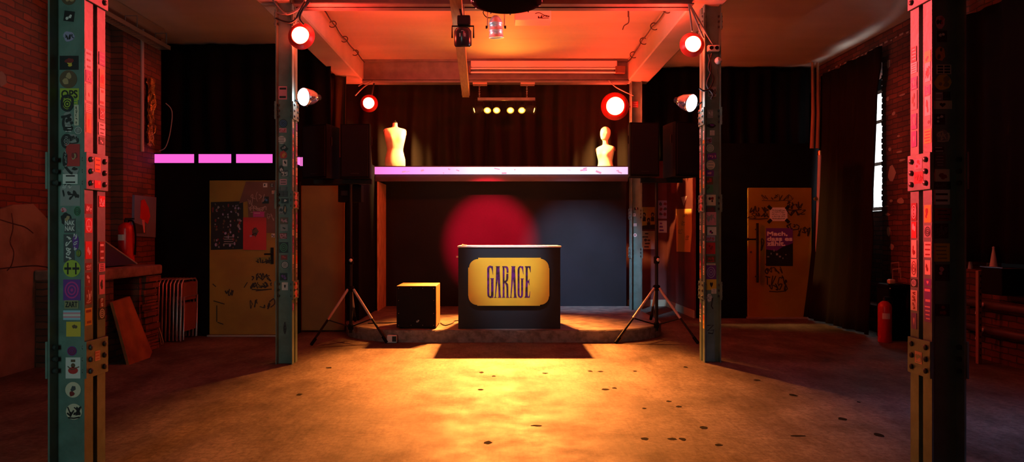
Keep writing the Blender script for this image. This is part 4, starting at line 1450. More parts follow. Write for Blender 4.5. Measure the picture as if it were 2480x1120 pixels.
# ---------------------------------------------------------------- mannequins
def torso(name, label, cx, cy, z0, rings, yaw, bust, head=None):
    """one continuous skin lofted through elliptical rings; front faces -Y before turning"""
    seg = 40
    t = thing(name, (cx, cy, z0), label, 'mannequin', 'mannequins on the stage shelf')
    sm = []
    for i in range(len(rings) - 1):
        for k in range(4):
            u = k / 4
            P = [rings[max(i - 1, 0)], rings[i], rings[i + 1], rings[min(i + 2, len(rings) - 1)]]
            sm.append([0.5 * ((2 * P[1][c]) + (P[2][c] - P[0][c]) * u + (2 * P[0][c] - 5 * P[1][c] + 4 * P[2][c] - P[3][c]) * u * u + (3 * P[1][c] - 3 * P[2][c] + P[3][c] - P[0][c]) * u ** 3) for c in range(4)])
    sm.append(list(rings[-1]))
    vv, ff = [], []
    Mx = Matrix.Translation((cx, cy, z0)) @ Matrix.Rotation(yaw, 4, 'Z')
    for (z, rx, ry, oy) in sm:
        rx, ry = max(rx, .002), max(ry, .002)
        for k in range(seg):
            a = 2 * pi * k / seg
            x = rx * math.copysign(abs(cos(a)) ** .9, cos(a))
            y = oy + ry * math.copysign(abs(sin(a)) ** .9, sin(a))
            if y < oy:
                for s in (-1, 1):
                    g = math.exp(-(((x - s * bust[0]) / bust[2]) ** 2 + ((z - bust[1]) / (bust[2] * 1.05)) ** 2))
                    y -= bust[3] * g
            if head and z > head['z0']:
                hz = (z - head['z0']) / (head['z1'] - head['z0'])
                if y < oy:
                    y -= .022 * math.exp(-((x / .014) ** 2 + ((hz - .38) / .11) ** 2))
                    y -= .008 * math.exp(-((x / .03) ** 2 + ((hz - .17) / .035) ** 2))
                    y -= .010 * math.exp(-((x / .035) ** 2 + ((hz - .03) / .05) ** 2))
                    for s in (-1, 1):
                        y += .012 * math.exp(-(((x - s * .034) / .02) ** 2 + ((hz - .52) / .06) ** 2))
            vv.append(Mx @ Vector((x, y, z)))
    for i in range(len(sm) - 1):
        for k in range(seg):
            ff.append([i * seg + k, i * seg + (k + 1) % seg, (i + 1) * seg + (k + 1) % seg, (i + 1) * seg + k])
    b = MB(); b.add(vv, ff, 0, True)
    b.add(vv[:seg], [list(range(seg))[::-1]]); b.add(vv[-seg:], [list(range(seg))])
    return t, b, Mx


zt = 2.36
rg = [(0, .152, .115, 0), (.06, .160, .12, 0), (.14, .155, .115, .005), (.22, .135, .10, .006), (.285, .124, .088, .004), (.35, .134, .094, 0), (.42, .15, .10, 0), (.48, .162, .102, 0), (.54, .172, .095, .004),
      (.585, .178, .078, .010), (.615, .150, .060, .014), (.633, .075, .048, .014), (.65, .042, .042, .010), (.70, .036, .038, .004), (.705, .03, .03, .004)]
t, b, Mx = torso('torso_mannequin', 'cream headless female torso dummy on the left end of the glowing shelf', at(957, 0, 10.68).x, 10.68, zt, rg, radians(14), (.072, .455, .06, .022))
b.build('body', M_MANNEQ, t)
b = MB(); b.lathe([(.03, 0), (.034, .01), (.03, .025), (.008, .03), (.006, .05)], Mx @ Vector((0, .004, .70)), (0, 0, 1), 14); b.build('neck_cap', M_BLKMETAL, t)
b = MB()
for s in (-1, 1):
    b = MB(); b.lathe([(.045, 0), (.045, .006), (.03, .008)], Mx @ Vector((s * .168, .01, .565)), (Mx.to_3x3() @ Vector((s, 0, .15))), 14); b.build('arm_socket', M_BROWN, t)
rg = [(0, .145, .105, 0), (.03, .138, .1, 0), (.08, .122, .09, 0), (.13, .116, .085, 0), (.19, .126, .088, 0), (.25, .14, .092, 0), (.30, .15, .09, .004), (.345, .155, .075, .01), (.375, .12, .058, .014), (.395, .06, .048, .012), (.42, .043, .045, .004),
      (.455, .041, .044, 0), (.475, .045, .055, -.008), (.495, .058, .078, -.012), (.54, .072, .092, -.004), (.59, .078, .096, .004), (.635, .072, .09, .008), (.665, .055, .07, .008), (.685, .03, .04, .008), (.692, .004, .004, .008)]
t, b, Mx = torso('bust_mannequin', 'pale armless female mannequin with a head on the right of the shelf', at(1466, 0, 10.95).x, 10.95, zt, rg, radians(-32), (.066, .245, .05, .038), head={'z0': .475, 'z1': .69})
b.build('body', M_MANNEQ, t)
b = MB()
for s in (-1, 1):
    b = MB(); b.lathe([(.04, 0), (.04, .006), (.028, .008), (.012, .012)], Mx @ Vector((s * .148, .01, .325)), (Mx.to_3x3() @ Vector((s, 0, .2))), 14); b.build('arm_socket', M_BROWN, t)

# ---------------------------------------------------------------- amber light bar
t = thing('light_bar', at(1222, 240, 10.55), 'hanging bar of six glowing amber lamps over the stage', 'light')
YA = 10.55
xa, xb = at(1157, 0, YA).x, at(1296, 0, YA).x
zb = at(0, 241, YA).z
b = MB(); b.bbox(xa, xb, YA - .04, YA + .04, zb - .022, zb + .022, .004); b.build('bar', M_GREY, t)
zl = at(0, 265, YA).z
for k, px in enumerate((1152, 1181, 1203, 1236, 1263, 1290)):
    x = at(px, 0, YA).x
    end = k in (0, 5)
    if end:
        s = -1 if k == 0 else 1
        d = Vector((s * .93, -.30, -.28)).normalized()
        O = Vector((x - s * .06, YA - .03, zl))
    else:
        d = Vector(((k - 2.5) * .03, -.80, -.55)).normalized()
        aim = Vector(((k - 2.5) * .03, -.78, -.67 if k in (1, 4) else -1.2)).normalized()
        O = Vector((x, YA + .06, zl + .03))
    q = 0.062
    b = MB(); b.lathe([(.03, -.05), (.05, -.03), (q, .0), (q, .10), (q * .93, .10), (q * .93, .07)], O, d, 18, 0, True, False); b.build('lamp_can', M_BLKMETAL, t)
    b = MB(); b.lathe([(q * .62, .084), (q * .4, .088), (.0005, .092)], O, d, 18, 0, False, False)
    b.lathe([(q * .97, .072), (q * .62, .084)], O, d, 18, 1, False, False)  # glowing amber ring put round the core in place of a halo
    b.build('lamp_lens', [emis('amber_lamp_filament_glow', (1.0, .40, .07), E_LENS), emis('amber_halo_rim', (1.0, .36, .03), 2.2)], t)
    b = MB()
    b.tube([O + Vector((-q - .004, 0, 0)), (O.x - q - .004, YA, zb), (O.x + q + .004, YA, zb), O + Vector((q + .004, 0, 0))], .005, 6); b.build('yoke', M_BLKMETAL, t)
    Ls = O + d * .105
    if end:
        tx = at(957, 350, 10.6) if k == 0 else at(1466, 350, 10.6)
        spot('bar_lamp_light', Ls, tx + Vector((0, .25, -.25)), P_BAR_END, (1, .52, .15), 66, .7, .04)
    else:
        spot('bar_lamp_light', Ls, Ls + aim * 5, P_BAR if k in (1, 4) else P_BAR_STEEP, AMBER, 46 if k in (1, 4) else 58, 1.0, .04)
# uplight added under the bar for the amber spill onto the ceiling
spot('bar_ceiling_fill', (at(1222, 0, YA).x, YA - .06, zb - .06), (0.05, 8.4, 4.1), P_BAR_WASH, (1, .30, .035), 125, 1.0, .12)
for px in (1161, 1276):
    x = at(px, 0, YA).x
    b = MB()
    n = 12
    z0, z1 = zb + .02, 3.655
    for k in range(n):
        zc = z0 + (z1 - z0) * (k + .5) / n
        hl = (z1 - z0) / n * .62
        pts = []
        for j in range(9):
            a = 2 * pi * j / 8
            o2 = .009 * cos(a)
            pts.append((x + (o2 if k % 2 else 0), YA + (0 if k % 2 else o2), zc + hl * sin(a)))
        b.tube(pts, .0032, 5, cap=False)
    b.build('chain', M_CHROME, t)
    b = MB(); b.bbox(x - .10, x + .12, YA - .09, YA + .06, 3.63, 3.656, .004); b.build('clamp', mat('pink_beam_clamp', (.6, .4, .34), .4), t)


# ---------------------------------------------------------------- red party lamps and white reflector lamps
def red_lamp(px, py, Y, r, strength, label, arm_to, beam=None):
    c = at(px, py, Y)
    t = thing('red_lamp', c, label, 'lamp', 'red party lamps')
    b = MB(); b.sphere(c, r, 20, 14); b.build('bulb', emis('red_bulb_%d' % strength, (1.0, .055, .02), strength), t)
    b = MB()
    prof = [(r * 1.04, .012), (r * 1.54, -.034), (r * 1.58, -.034), (r * 1.58, -.026), (r * 1.06, .022)]  # added red ring stands in for the glow round the bulb
    b.lathe(prof, c, (0, -1, 0), 28, 0, False, False); b.build('halo_ring', mat('halo_ring_red', (.8, .02, .02), .4), t)
    b = MB()
    b.tube([c + Vector((0, r * .9, 0)), c + Vector((0, r * .9 + .08, 0))], r * .45, 12)
    b.build('lamp_holder', M_BLKMETAL, t)
    b = MB()
    h = c + Vector((0, r * .9 + .06, 0))
    b.tube([h, Vector(arm_to)], .012, 8)
    b.build('bracket', M_BLKMETAL, t)
    if beam:
        spot('red_ceiling_fill', c + Vector((-c.x * .05, -r * .8, r * .9)), (-c.x * .2, c.y + 1.3, 4.6), P_RED_WASH, (1.0, .05, .025), 150, 1.0, .08)  # extra spot added at the lamp to redden the ceiling
        d = (Vector(beam[0]) - c).normalized()
        spot('red_lamp_beam', c + d * (r + .03), beam[0], beam[1], (1.0, .05, .06), beam[2], .8, .05)
    return t


red_lamp(728, 86, 6.86, .085, E_RED_FRONT, 'red glowing lamp high on the slim left column', (-2.115, 6.97, 3.34), ((2.14, 3.45, 2.45), P_RED_BEAM_L, 34))
red_lamp(1678, 107, 6.96, .08, E_RED_FRONT, 'red glowing lamp high on the slim right column', (2.08, 7.07, 3.26), ((-2.08, 3.45, 2.5), P_RED_BEAM_R, 34))
red_lamp(893, 250, 10.35, .085, E_RED_BACK, 'red glowing lamp left of the headless torso dummy', (-1.97, 10.52, 3.655))
red_lamp(1490, 257, 10.35, .135, E_RED_BACK, 'largest red glowing lamp above the headed mannequin', (1.99, 10.56, 3.3))


def white_lamp(px, py, Y, d, label, arm_to, beam):
    c = at(px, py, Y)
    d = Vector(d).normalized()
    t = thing('reflector_lamp', c, label, 'lamp', 'white reflector lamps')
    r = .092
    b = MB(); b.lathe([(.03, -.16), (.05, -.15), (.075, -.10), (r, -.02), (r * 1.03, .0), (r * .97, .004)], c, d, 24, 0, True, False); b.build('reflector_bowl', mat('thin_chrome_shell', (.8, .78, .85), .12, .9), t)
    b = MB(); b.lathe([(r * .96, .0), (r * .9, .014), (r * .55, .028), (.0005, .034)], c, d, 24, 0, False, False); b.build('lens', emis('cool_white_lamp_glass', (.86, .88, 1.0), E_WHITE), t)
    b = MB(); b.tube([c - d * .15, c - d * .2], .03, 12); b.build('lamp_holder', M_BLKMETAL, t)
    b = MB()
    q = d.cross(Vector((0, 0, 1))).normalized()
    a = Vector(arm_to)
    b.tube([c + Vector((0, 0, -r * 1.02)) - d * .04, (c + a) / 2 + Vector((0, .03, -.04)), a], .008, 8)
    b.build('bracket', M_BLKMETAL, t)
    spot('reflector_lamp_beam', c + d * .06 + Vector((0, -.02, .0)), beam, P_WHITE_BEAM, (.72, .86, 1.0), 44, .8, .05)
    return t


white_lamp(736, 235, 6.95, (-.55, -.75, -.12), 'white glowing reflector lamp on the slim left column', (-2.12, 6.99, 2.70), (2.2, 7.3, 3.5))
white_lamp(1674, 250, 7.02, (.62, -.70, -.30), 'white glowing reflector lamp on the slim right column', (2.085, 7.09, 2.70), (-2.2, 7.3, 3.5))

# black lamp under the batten, throwing the red disc on the back panel
c = at(1121, 92, 6.35)
t = thing('black_stage_lamp', c, 'round black stage lamp hanging under the timber batten', 'lamp')
d = Vector((0, .62, -.78)).normalized()
b = MB(); b.lathe([(.02, -.10), (.06, -.09), (.08, -.06), (.082, .06), (.078, .075), (.072, .08), (.07, .06)], c, (0, .28, -.96), 24, 0, True, False); b.build('housing', mat('blue_black_gloss', (.025, .03, .045), .2), t)
b = MB()
b.tube([c + Vector((-.1, 0, 0)), c + Vector((-.1, 0, .11)), c + Vector((.1, 0, .11)), c + Vector((.1, 0, 0))], .008, 8); b.build('yoke', M_BLKMETAL, t)
b = MB(); b.bbox(c.x - .05, c.x + .07, c.y - .05, c.y + .05, c.z + .11, c.z + .2, .01); b.tube([c + Vector((-.01, 0, .2)), (c.x - .03, c.y, 3.425)], .012, 8); b.build('clamp', M_BLKMETAL, t)
b = MB()
for dx, w in ((-.022, .012), (.022, .012), (0, .02)):
    b.box(c.x + dx - w / 2, c.x + dx + w / 2, c.y - .092, c.y - .082, c.z - .012 + (.045 if dx == 0 else 0), c.z + (.045 if dx == 0 else .018))
b.build('indicator', mat('pale_blue_print', (.4, .55, .6), .3), t)
spot('stage_lamp_light', c + Vector((0, .05, -.1)), at(1188, 585, YB), P_RED_SPOT, (1.0, .0, .03), 19.6, .7, .03)

# silver can hung from the mid beam, throwing a cool light on the desk
c = at(1201, 66, 6.97)
t = thing('silver_par_can', c, 'shiny silver spotlight can hanging beneath the ceiling beam', 'lamp')
ax = Vector((.04, .16, -1)).normalized()
b = MB(); b.lathe([(.02, -.115), (.035, -.105), (.06, -.075), (.066, -.055), (.071, -.05), (.071, -.03), (.066, -.028), (.068, .02), (.073, .022), (.073, .04), (.068, .042), (.074, .10), (.08, .102), (.08, .106), (.07, .106), (.062, -.02), (.04, -.08)], c, ax, 28, 0, True, False)
b.build('can', mat('polished_aluminium', (.72, .75, .8), .3, .6), t)
b = MB(); b.tube([c + Vector((-.085, 0, 0)), c + Vector((-.088, 0, .12)), c + Vector((-.08, 0, .19)), c + Vector((.08, 0, .19)), c + Vector((.088, 0, .12)), c + Vector((.085, 0, 0))], .006, 8)
b.tube([c + Vector((0, 0, .19)), (c.x, c.y, 3.66)], .01, 8); b.build('yoke', M_CHROME, t)
b = MB()
for s in (-1, 1):
    b = MB(); b.lathe([(.012, 0), (.016, .004), (.016, .02)], c + Vector((s * .085, 0, 0)), (s, 0, 0), 10); b.build('knob', M_BLKMETAL, t)
b = MB(); b.tube(smooth_path([c + Vector((-.02, 0, .1)), c + Vector((-.09, 0, .1)), c + Vector((-.13, 0, .15)), c + Vector((-.10, 0, .2)), (c.x - .1, c.y, 3.66)], 6), .005, 6); b.build('cord', M_CABLE, t)
spot('panel_cool_fill', c + Vector((.01, .05, -.12)), (1.35, 11.0, .75), P_BLUE_SPOT, (.40, .66, 1.0), 29, 1.0, .05)  # second spot added at the can for the cool light on the panel
spot('par_can_spill', c + Vector((-.01, .05, -.12)), (.06, 8.43, 1.2), P_DESK_SPOT, (.62, .84, 1.0), 25, .8, .05)

# big round black drum under the near bay
c = Vector((.04, 5.5, 3.195))
t = thing('round_drum_lamp', c, 'large round black drum hanging from the ceiling above the room', 'lamp')
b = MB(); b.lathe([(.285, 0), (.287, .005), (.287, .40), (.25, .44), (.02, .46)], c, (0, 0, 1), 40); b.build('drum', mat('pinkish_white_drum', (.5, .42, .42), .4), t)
b = MB(); b.lathe([(.0005, -.012), (.24, -.012), (.275, -.006), (.286, 0)], c, (0, 0, 1), 40, 0, False, False); b.build('bottom_cover', mat('black_drum_cover', (.008, .007, .008), .9, spec=0), t)
b = MB()
for k in range(10):
    a = 2 * pi * k / 10 + .2
    b = MB(); b.sphere(c + Vector((.27 * cos(a), .27 * sin(a), -.010)), .008, 8, 6); b.build('screw', M_CHROME, t)
b = MB(); b.tube([c + Vector((0, 0, .45)), (c.x, c.y, ZC)], .02, 10); b.build('hanger', M_BLKMETAL, t)

# white box on the ceiling with a black scrawl
xa, xb = at(1247, 0, 7.87).x, at(1335, 0, 7.87).x
t = thing('ceiling_box', (.3, 7.98, 3.8), 'white rectangular box on the ceiling with a black handwritten scrawl', 'box')
b = MB(); b.bbox(xa, xb, 7.87, 8.1, 3.80, ZC, .006); b.build('case', mat('white_box_enamel', (.75, .72, .72), .4), t)
b = MB()
fr = front(7.87)
scrawl(fr, b, at(1316, 0, 7.87).x, at(0, 40, 7.87).z, .14, .03, .008, .001, 0, 77, 6)
q = [at(1296, 33, 7.87), at(1306, 31, 7.87), at(1318, 37, 7.87), at(1326, 40, 7.87)]
fr.stroke(b, [(p.x, p.z) for p in smooth_path(q, 5)], .009, .001)
b.build('scrawl', M_INK, t)

# ---------------------------------------------------------------- cables
def looped_cable(name, p0, p1, loops, r, label):
    """cable tacked along the ceiling edge, with a coil at every loop"""
    p0, p1 = Vector(p0), Vector(p1)
    b = MB()
    n = 40
    pts = []
    for i in range(n + 1):
        t = i / n
        pts.append(p0 + (p1 - p0) * t + Vector((.012 * sin(9 * t), 0, -.02 - .018 * abs(sin(t * pi * (len(loops) + 1))))))
    b.tube(pts, .009, 6)
    for tl in loops:
        c = p0 + (p1 - p0) * tl + Vector((0, 0, -.05))
        b.tube([c + Vector((r * cos(a), 0.02 * sin(a), r * sin(a))) for a in [2 * pi * k / 16 * 1.06 for k in range(17)]], .006, 6)
    return single(b, name, M_CABLE, label, 'cable')


looped_cable('looped_cable', (-2.10, 7.5, 3.985), (-2.11, 10.45, 3.985), (.1, .33, .55, .78), .045, 'dark looped cable along the left edge of the central ceiling')
looped_cable('looped_cable', (1.92, 7.5, 3.985), (1.92, 10.45, 3.985), (.14, .36, .58, .82), .05, 'dark looped cable along the right edge of the central ceiling')
b = MB()
b.tube(smooth_path([at(1523, 40, 8.2), at(1522, 55, 8.2), at(1512, 62, 8.2), at(1508, 72, 8.2)], 5), .007, 6)
b.tube([at(1522, 41, 8.2), Vector((at(1522, 41, 8.2).x, 8.2, ZC))], .01, 6)
single(b, 'ceiling_wire', M_CABLE, 'short dangling wire on the orange ceiling, right of the white box', 'cable')


def bundle(pts_list, name, m, label):
    b = MB()
    for pts in pts_list:
        b.tube(smooth_path(pts, 6), .009, 6)
    return single(b, name, m, label, 'cable')


def AT(*l):
    return [at(x, y, Y) for (x, y, Y) in l]


bundle([AT((660, 0, 6.86), (690, 32, 6.8), (720, 22, 6.85), (745, -6, 6.9)), AT((668, 30, 6.88), (700, 34, 6.8), (728, 18, 6.85), (738, 0, 6.9))], 'cable_bundle', M_CABLE_G, 'grey cables slung round the head of the slim left column')
bundle([AT((736, 60, 6.74), (726, 44, 6.72), (735, 20, 6.72), (752, -4, 6.74)), AT((712, 56, 6.74), (724, 30, 6.70), (738, 4, 6.74)), AT((668, 44, 6.74), (705, 54, 6.70), (730, 28, 6.72), (750, 4, 6.74))], 'cable_bundle', M_CABLE, 'black cables above the red lamp on the slim left column')
bundle([AT((1668, 10, 6.84), (1672, 40, 6.82), (1676, 76, 6.82)), AT((1670, 10, 6.84), (1690, 60, 6.80), (1704, 92, 6.82)), AT((1673, 14, 6.86), (1700, 62, 6.80), (1716, 90, 6.82), (1726, 106, 6.93))], 'cable_bundle', M_CABLE_G, 'grey cables running down to the red lamp on the right column')
bundle([AT((1724, 130, 6.98), (1716, 165, 6.98), (1728, 190, 6.98), (1718, 215, 6.98), (1704, 220, 6.93), (1694, 214, 6.93)), AT((1716, 132, 6.98), (1722, 170, 6.98), (1712, 205, 6.98), (1726, 228, 6.98), (1722, 240, 6.98))], 'cable_bundle', M_CABLE, 'black cables between socket and white lamp on the right column')
bundle([AT((1474, 195, 10.45), (1490, 210, 10.42), (1512, 222, 10.45), (1534, 232, 10.46))], 'cable_bundle', M_CABLE_G, 'pale wire from the back beam to the right back column')
bundle([AT((905, 196, 10.42), (880, 212, 10.28), (860, 232, 10.26)), AT((898, 197, 10.42), (878, 203, 10.3), (868, 209, 10.28))], 'cable_bundle', M_CABLE_G, 'loose wires under the left end of the back beam')
# socket and detector on the right column
t = thing('double_socket', at(1727, 125, 6.99), 'white double socket on the slim right column', 'socket')
c = at(1727, 118, 6.99)
b = MB(); b.bbox(c.x - .06, c.x + .06, 6.955, 7.005, c.z - .03, c.z + .03, .006); b.build('case', M_WHITE, t)
for s in (-1, 1):
    b = MB(); b.lathe([(.02, 0), (.02, .004)], (c.x + s * .028, 6.955, c.z), (0, -1, 0), 14); b.build('plug', M_BLACKPL, t)
b = MB()
c = at(1737, 150, 6.985)
b.lathe([(.02, 0), (.036, .012), (.036, .04), (.02, .055)], c + Vector((0, .015, 0)), (.3, -1, .35), 14)
single(b, 'wall_detector', M_WHITE, 'small white round detector on the slim right column', 'detector')


# ---------------------------------------------------------------- posters
def poster(name, px0, py0, px1, py1, fr, Y, base, label, draw=None, skew=0.0, side=False, cat='poster', th=.0025):
    """paper stuck on a frontal wall at depth Y, corners read at px/py"""
    a, c = at(px0, py0, Y), at(px1, py1, Y)
    b = MB()
    pts = [(a.x, c.z), (c.x, c.z + skew), (c.x, a.z + skew), (a.x, a.z)]
    fr.poly(b, pts, 0.0005, th)
    mats_ = [base]
    if draw:
        mats_ = draw(b, fr, a.x, c.x, c.z, a.z, th, mats_) or mats_
    return single(b, name, mats_, label, cat)


def draw_collage(b, fr, x0, x1, z0, z1, d, ms):
    r = random.Random(4)
    for k in range(80):
        x, z = r.uniform(x0 + .02, x1 - .02), r.uniform(z0 + .03, z1 - .02)
        s = r.uniform(.006, .017)
        fr.poly(b, [(x + s * cos(2 * pi * j / 7) * r.uniform(.5, 1.2), z + s * 1.4 * sin(2 * pi * j / 7) * r.uniform(.6, 1.2)) for j in range(7)], d, d + .0004 + k * 3e-6, 1 + k % 4)
    for k in range(4):
        fr.poly(b, rect_pts((x0 + x1) / 2 + .02, z0 + .08 + k * .03, .12, .010), d, d + .001, 4)
    return ms + [pal('dred'), pal('lilac'), pal('brown'), pal('grey')]


poster('collage_poster', 511, 490, 589, 606, f1, YL - .01, pal('black'), 'black collage poster crowded with small figures on the left door', draw_collage, .012)


def draw_redposter(b, fr, x0, x1, z0, z1, d, ms):
    cx, cz = (x0 + x1) / 2 + .01, (z0 + z1) / 2 + .02
    r = random.Random(9)
    for k in range(6):
        fr.poly(b, [(cx + r.uniform(-.04, .04) + .035 * cos(2 * pi * j / 8) * r.uniform(.6, 1), cz + r.uniform(-.05, .05) + .045 * sin(2 * pi * j / 8) * r.uniform(.6, 1)) for j in range(8)], d, d + .0005 + k * 1e-4, 1 + k % 2)
    fr.poly(b, rect_pts(cx - .06, cz - .05, .03, .02), d, d + .0012, 3)
    return ms + [pal('dgrey'), pal('brown'), pal('lilac')]


fk = front(YL - .016)
poster('red_poster', 589, 527, 645, 606, fk, YL - .016, pal('red'), 'plain red poster with a small dark emblem on the left door', draw_redposter, -.002)


def draw_pinkbar(b, fr, x0, x1, z0, z1, d, ms):
    fr.poly(b, rect_pts((x0 + x1) / 2 - .02, z1 - .02, (x1 - x0) * .55, .012), d, d + .0006, 1)
    return ms + [pal('pink')]


poster('pink_flyer', 613, 513, 640, 526, fk, YL - .017, pal('magenta'), 'small magenta flyer just above the red poster', draw_pinkbar)


def draw_mach(b, fr, x0, x1, z0, z1, d, ms):
    w, h = x1 - x0, z1 - z0
    for i, s in enumerate(('Mach,', 'dass es', 'zählt.')):
        V, Fc, tw, th_ = text_shape(s)
        ww = w * (.74, .92, .66)[i]
        fr.text(b, s, x0 + w * .05 + ww / 2, z1 - h * (.155 + .125 * i), ww, h * (.115 if i != 1 else .105), d + .0008, 1, 0, .0045)
    fr.poly(b, [(x0, z0), (x1, z0), (x1, z0 + h * .60), (x0 + w * .6, z0 + h * .5), (x0 + w * .4, z0 + h * .4), (x0, z0 + h * .44)], d, d + .0005, 2)
    for k in range(7):
        fr.poly(b, rect_pts(x0 + w * (.08 + .11 * k), z0 + h * R.uniform(.2, .42), w * R.uniform(.03, .08), h * R.uniform(.02, .07)), d, d + .001, 3)
    return ms + [mat('soft_lilac_print', (.9, .8, .9), .5), pal('black'), pal('grey')]


poster('slogan_poster', 1855, 553, 1920, 645, f3, YR - .02, pal('purple'), 'purple poster reading Mach, dass es zählt. on the right door', draw_mach)


def draw_note(b, fr, x0, x1, z0, z1, d, ms):
    for k in range(5):
        z = z1 - (z1 - z0) * (.2 + .15 * k)
        scrawl(fr, b, (x0 + x1) / 2, z, (x1 - x0) * .75, .018, .005, d + .0006, 1, 60 + k, 9)
    for sx in (x0, x1):
        for sz in (z0, z1):
            fr.poly(b, rect_pts(sx, sz, .075, .05, pi / 4 if (sx == x0) == (sz == z0) else -pi / 4), d, d + .001, 2)
    return ms + [pal('grey'), pal('black')]


poster('white_notice', 1864, 503, 1907, 536, f3, YR - .02, mat('white_notice_paper', (.85, .78, .8), .6), 'white handwritten notice with taped corners on the right door', draw_note)
fpb = front(12.5)


def draw_people(b, fr, x0, x1, z0, z1, d, ms):
    w, h = x1 - x0, z1 - z0
    fr.poly(b, [(x0, z0), (x1, z0), (x1, z0 + h * .22), (x0, z0 + h * .16)], d, d + .0005, 1)
    for (u, v) in ((.22, .66), (.55, .42), (.84, .66)):
        fr.poly(b, disc_pts(x0 + w * u, z0 + h * v, w * .13, h * .10, 12), d, d + .0006, 1)
        fr.poly(b, rect_pts(x0 + w * u, z0 + h * (v - .2), w * .24, h * .2), d, d + .0007, 1)
        fr.poly(b, disc_pts(x0 + w * u, z0 + h * (v - .02), w * .07, h * .055, 10), d, d + .0009, 2)
    return ms + [pal('black'), pal('tan')]


poster('event_poster', 1553, 502, 1586, 556, fpb, 12.49, pal('yellow'), 'yellow and black poster of three figures, behind the right tripod', draw_people)


def draw_lines(seed, n, ink):
    def f(b, fr, x0, x1, z0, z1, d, ms):
        r = random.Random(seed)
        w, h = x1 - x0, z1 - z0
        for k in range(n):
            fr.poly(b, rect_pts(x0 + w * r.uniform(.25, .7), z0 + h * (k + .7) / (n + .5), w * r.uniform(.2, .5), h * .4 / n), d, d + .0006, 1)
        fr.poly(b, disc_pts(x0 + w * .28, z0 + h * .5, w * .12, w * .12, 12), d, d + .0007, 1)
        return ms + [pal(ink)]
    return f


poster('event_poster', 1555, 560, 1586, 604, fpb, 12.488, pal('cream'), 'cream poster with a dark round motif, below the yellow figure poster', draw_lines(3, 5, 'dgrey'))


def draw_cartoons(b, fr, x0, x1, z0, z1, d, ms):
    r = random.Random(2)
    w, h = x1 - x0, z1 - z0
    for i in range(3):
        for j in range(3):
            fr.poly(b, [(x0 + w * (.2 + .3 * i) + .04 * cos(2 * pi * k / 7) * r.uniform(.5, 1), z0 + h * (.25 + .28 * j) + .04 * sin(2 * pi * k / 7) * r.uniform(.5, 1)) for k in range(7)], d, d + .0006, 1 + (i + j) % 2)
    return ms + [pal('dgrey'), pal('dred')]


poster('picture_poster', 1594, 486, 1627, 530, fpb, 12.49, pal('lilac'), 'pale poster with small dark drawings behind the right tripod pole', draw_cartoons)
poster('small_flyer', 1595, 535, 1616, 564, fpb, 12.49, pal('white'), 'small white flyer with a heart under the pale drawings poster', draw_lines(8, 3, 'purple'))
# papers on the maroon side wall
fm = Face2((3.03, 0, 0), (0, -1, 0), (0, 0, 1), (-1, 0, 0))


def side_pt(px, py, X=3.03):
    Y = X * F / (px - VX)
    return (-Y, H - (py - VY) / F * Y)


b = MB()
q = [side_pt(1639, 610), side_pt(1672, 611), side_pt(1676, 560), side_pt(1675, 506), side_pt(1638, 507)]
fm.poly(b, q, .001, .004)
for (px, py, s) in ((1660, 522, 1), (1648, 560, 2), (1664, 575, 3), (1655, 540, 4)):
    c = side_pt(px, py)
    scrawl(fm, b, c[0], c[1], .25, .06, .008, .0045, 1, s, 4)
single(b, 'orange_banner', [mat('orange_banner_paper', (.88, .46, .09), .7), pal('brown')], 'large orange paper with faint scribbles on the maroon side wall', 'poster')
b = MB()
fm.poly(b, [side_pt(1656, 499), side_pt(1664, 475), side_pt(1650, 478)], .001, .004)
single(b, 'paper_pennant', M_PAPER, 'small pale triangular paper above the orange banner', 'paper')

# ---------------------------------------------------------------- left side: fireplace, board, extinguisher, folding chairs
t = thing('brick_fireplace', (-4.25, 7.3, 0), 'low brick fireplace with a dark mouth against the left wall', 'fireplace')
b = MB()
X0, X1 = -4.615, -4.0
b.box(X0, X1, 6.75, 7.02, 0, .86)
b.box(X0, X1, 7.52, 7.85, 0, .86)
b.box(X0, X1, 7.02, 7.52, 0, .30)
b.box(X0, -4.55, 7.02, 7.52, .30, .86)
for k in range(11):
    z = k * .078
    o_ = .03 + R.uniform(-.012, .03)
    b.box(X1, X1 + o_, 7.56 + R.uniform(-.02, .02), 7.87 + R.uniform(-.02, .03), z + .006, z + .07)
b.build('brickwork', M_BRICK_L, t)
b = MB(); b.bbox(X0, X1 + .06, 6.72, 7.92, .86, .97, .02); b.build('mantel_slab', mat('sooty_stone', (.26, .16, .13), .8, col2=(.16, .09, .07), nscale=8, bump=.5), t)
b = MB(); b.box(-4.54, -4.01, 7.03, 7.51, .302, .32); b.build('dark_bed', M_INK, t)  # near-black sheet over the floor of the mouth
# hood of dark sheet metal on the slab
b = MB()
vv = [(-4.6, 6.95, .984), (-4.12, 6.95, .984), (-4.12, 7.70, .984), (-4.6, 7.70, .984), (-4.6, 7.1, 1.36), (-4.48, 7.1, 1.36), (-4.48, 7.45, 1.34), (-4.6, 7.45, 1.34)]
b.add(vv, [(0, 3, 2, 1), (4, 5, 6, 7), (0, 1, 5, 4), (1, 2, 6, 5), (2, 3, 7, 6), (3, 0, 4, 7)])
b.tube([vv[1], vv[5], vv[6], vv[2]], .012, 6, 1)
single(b, 'smoke_hood', [mat('black_sheet_metal', (.03, .028, .026), .55), mat('brown_hood_edge', (.28, .2, .14), .5)], 'dark sheet-metal hood standing on the fireplace slab', 'hood')
b = MB()
pts = [(6.88, 0), (7.28, 0), (7.36, .05), (7.24, .66), (6.90, .63)]
vv = []
for (y, z) in pts:
    vv.append((-3.76 - .20 * z / .7, y, z))
k = len(pts)
vv2 = [(x - .03, y, z) for (x, y, z) in vv]
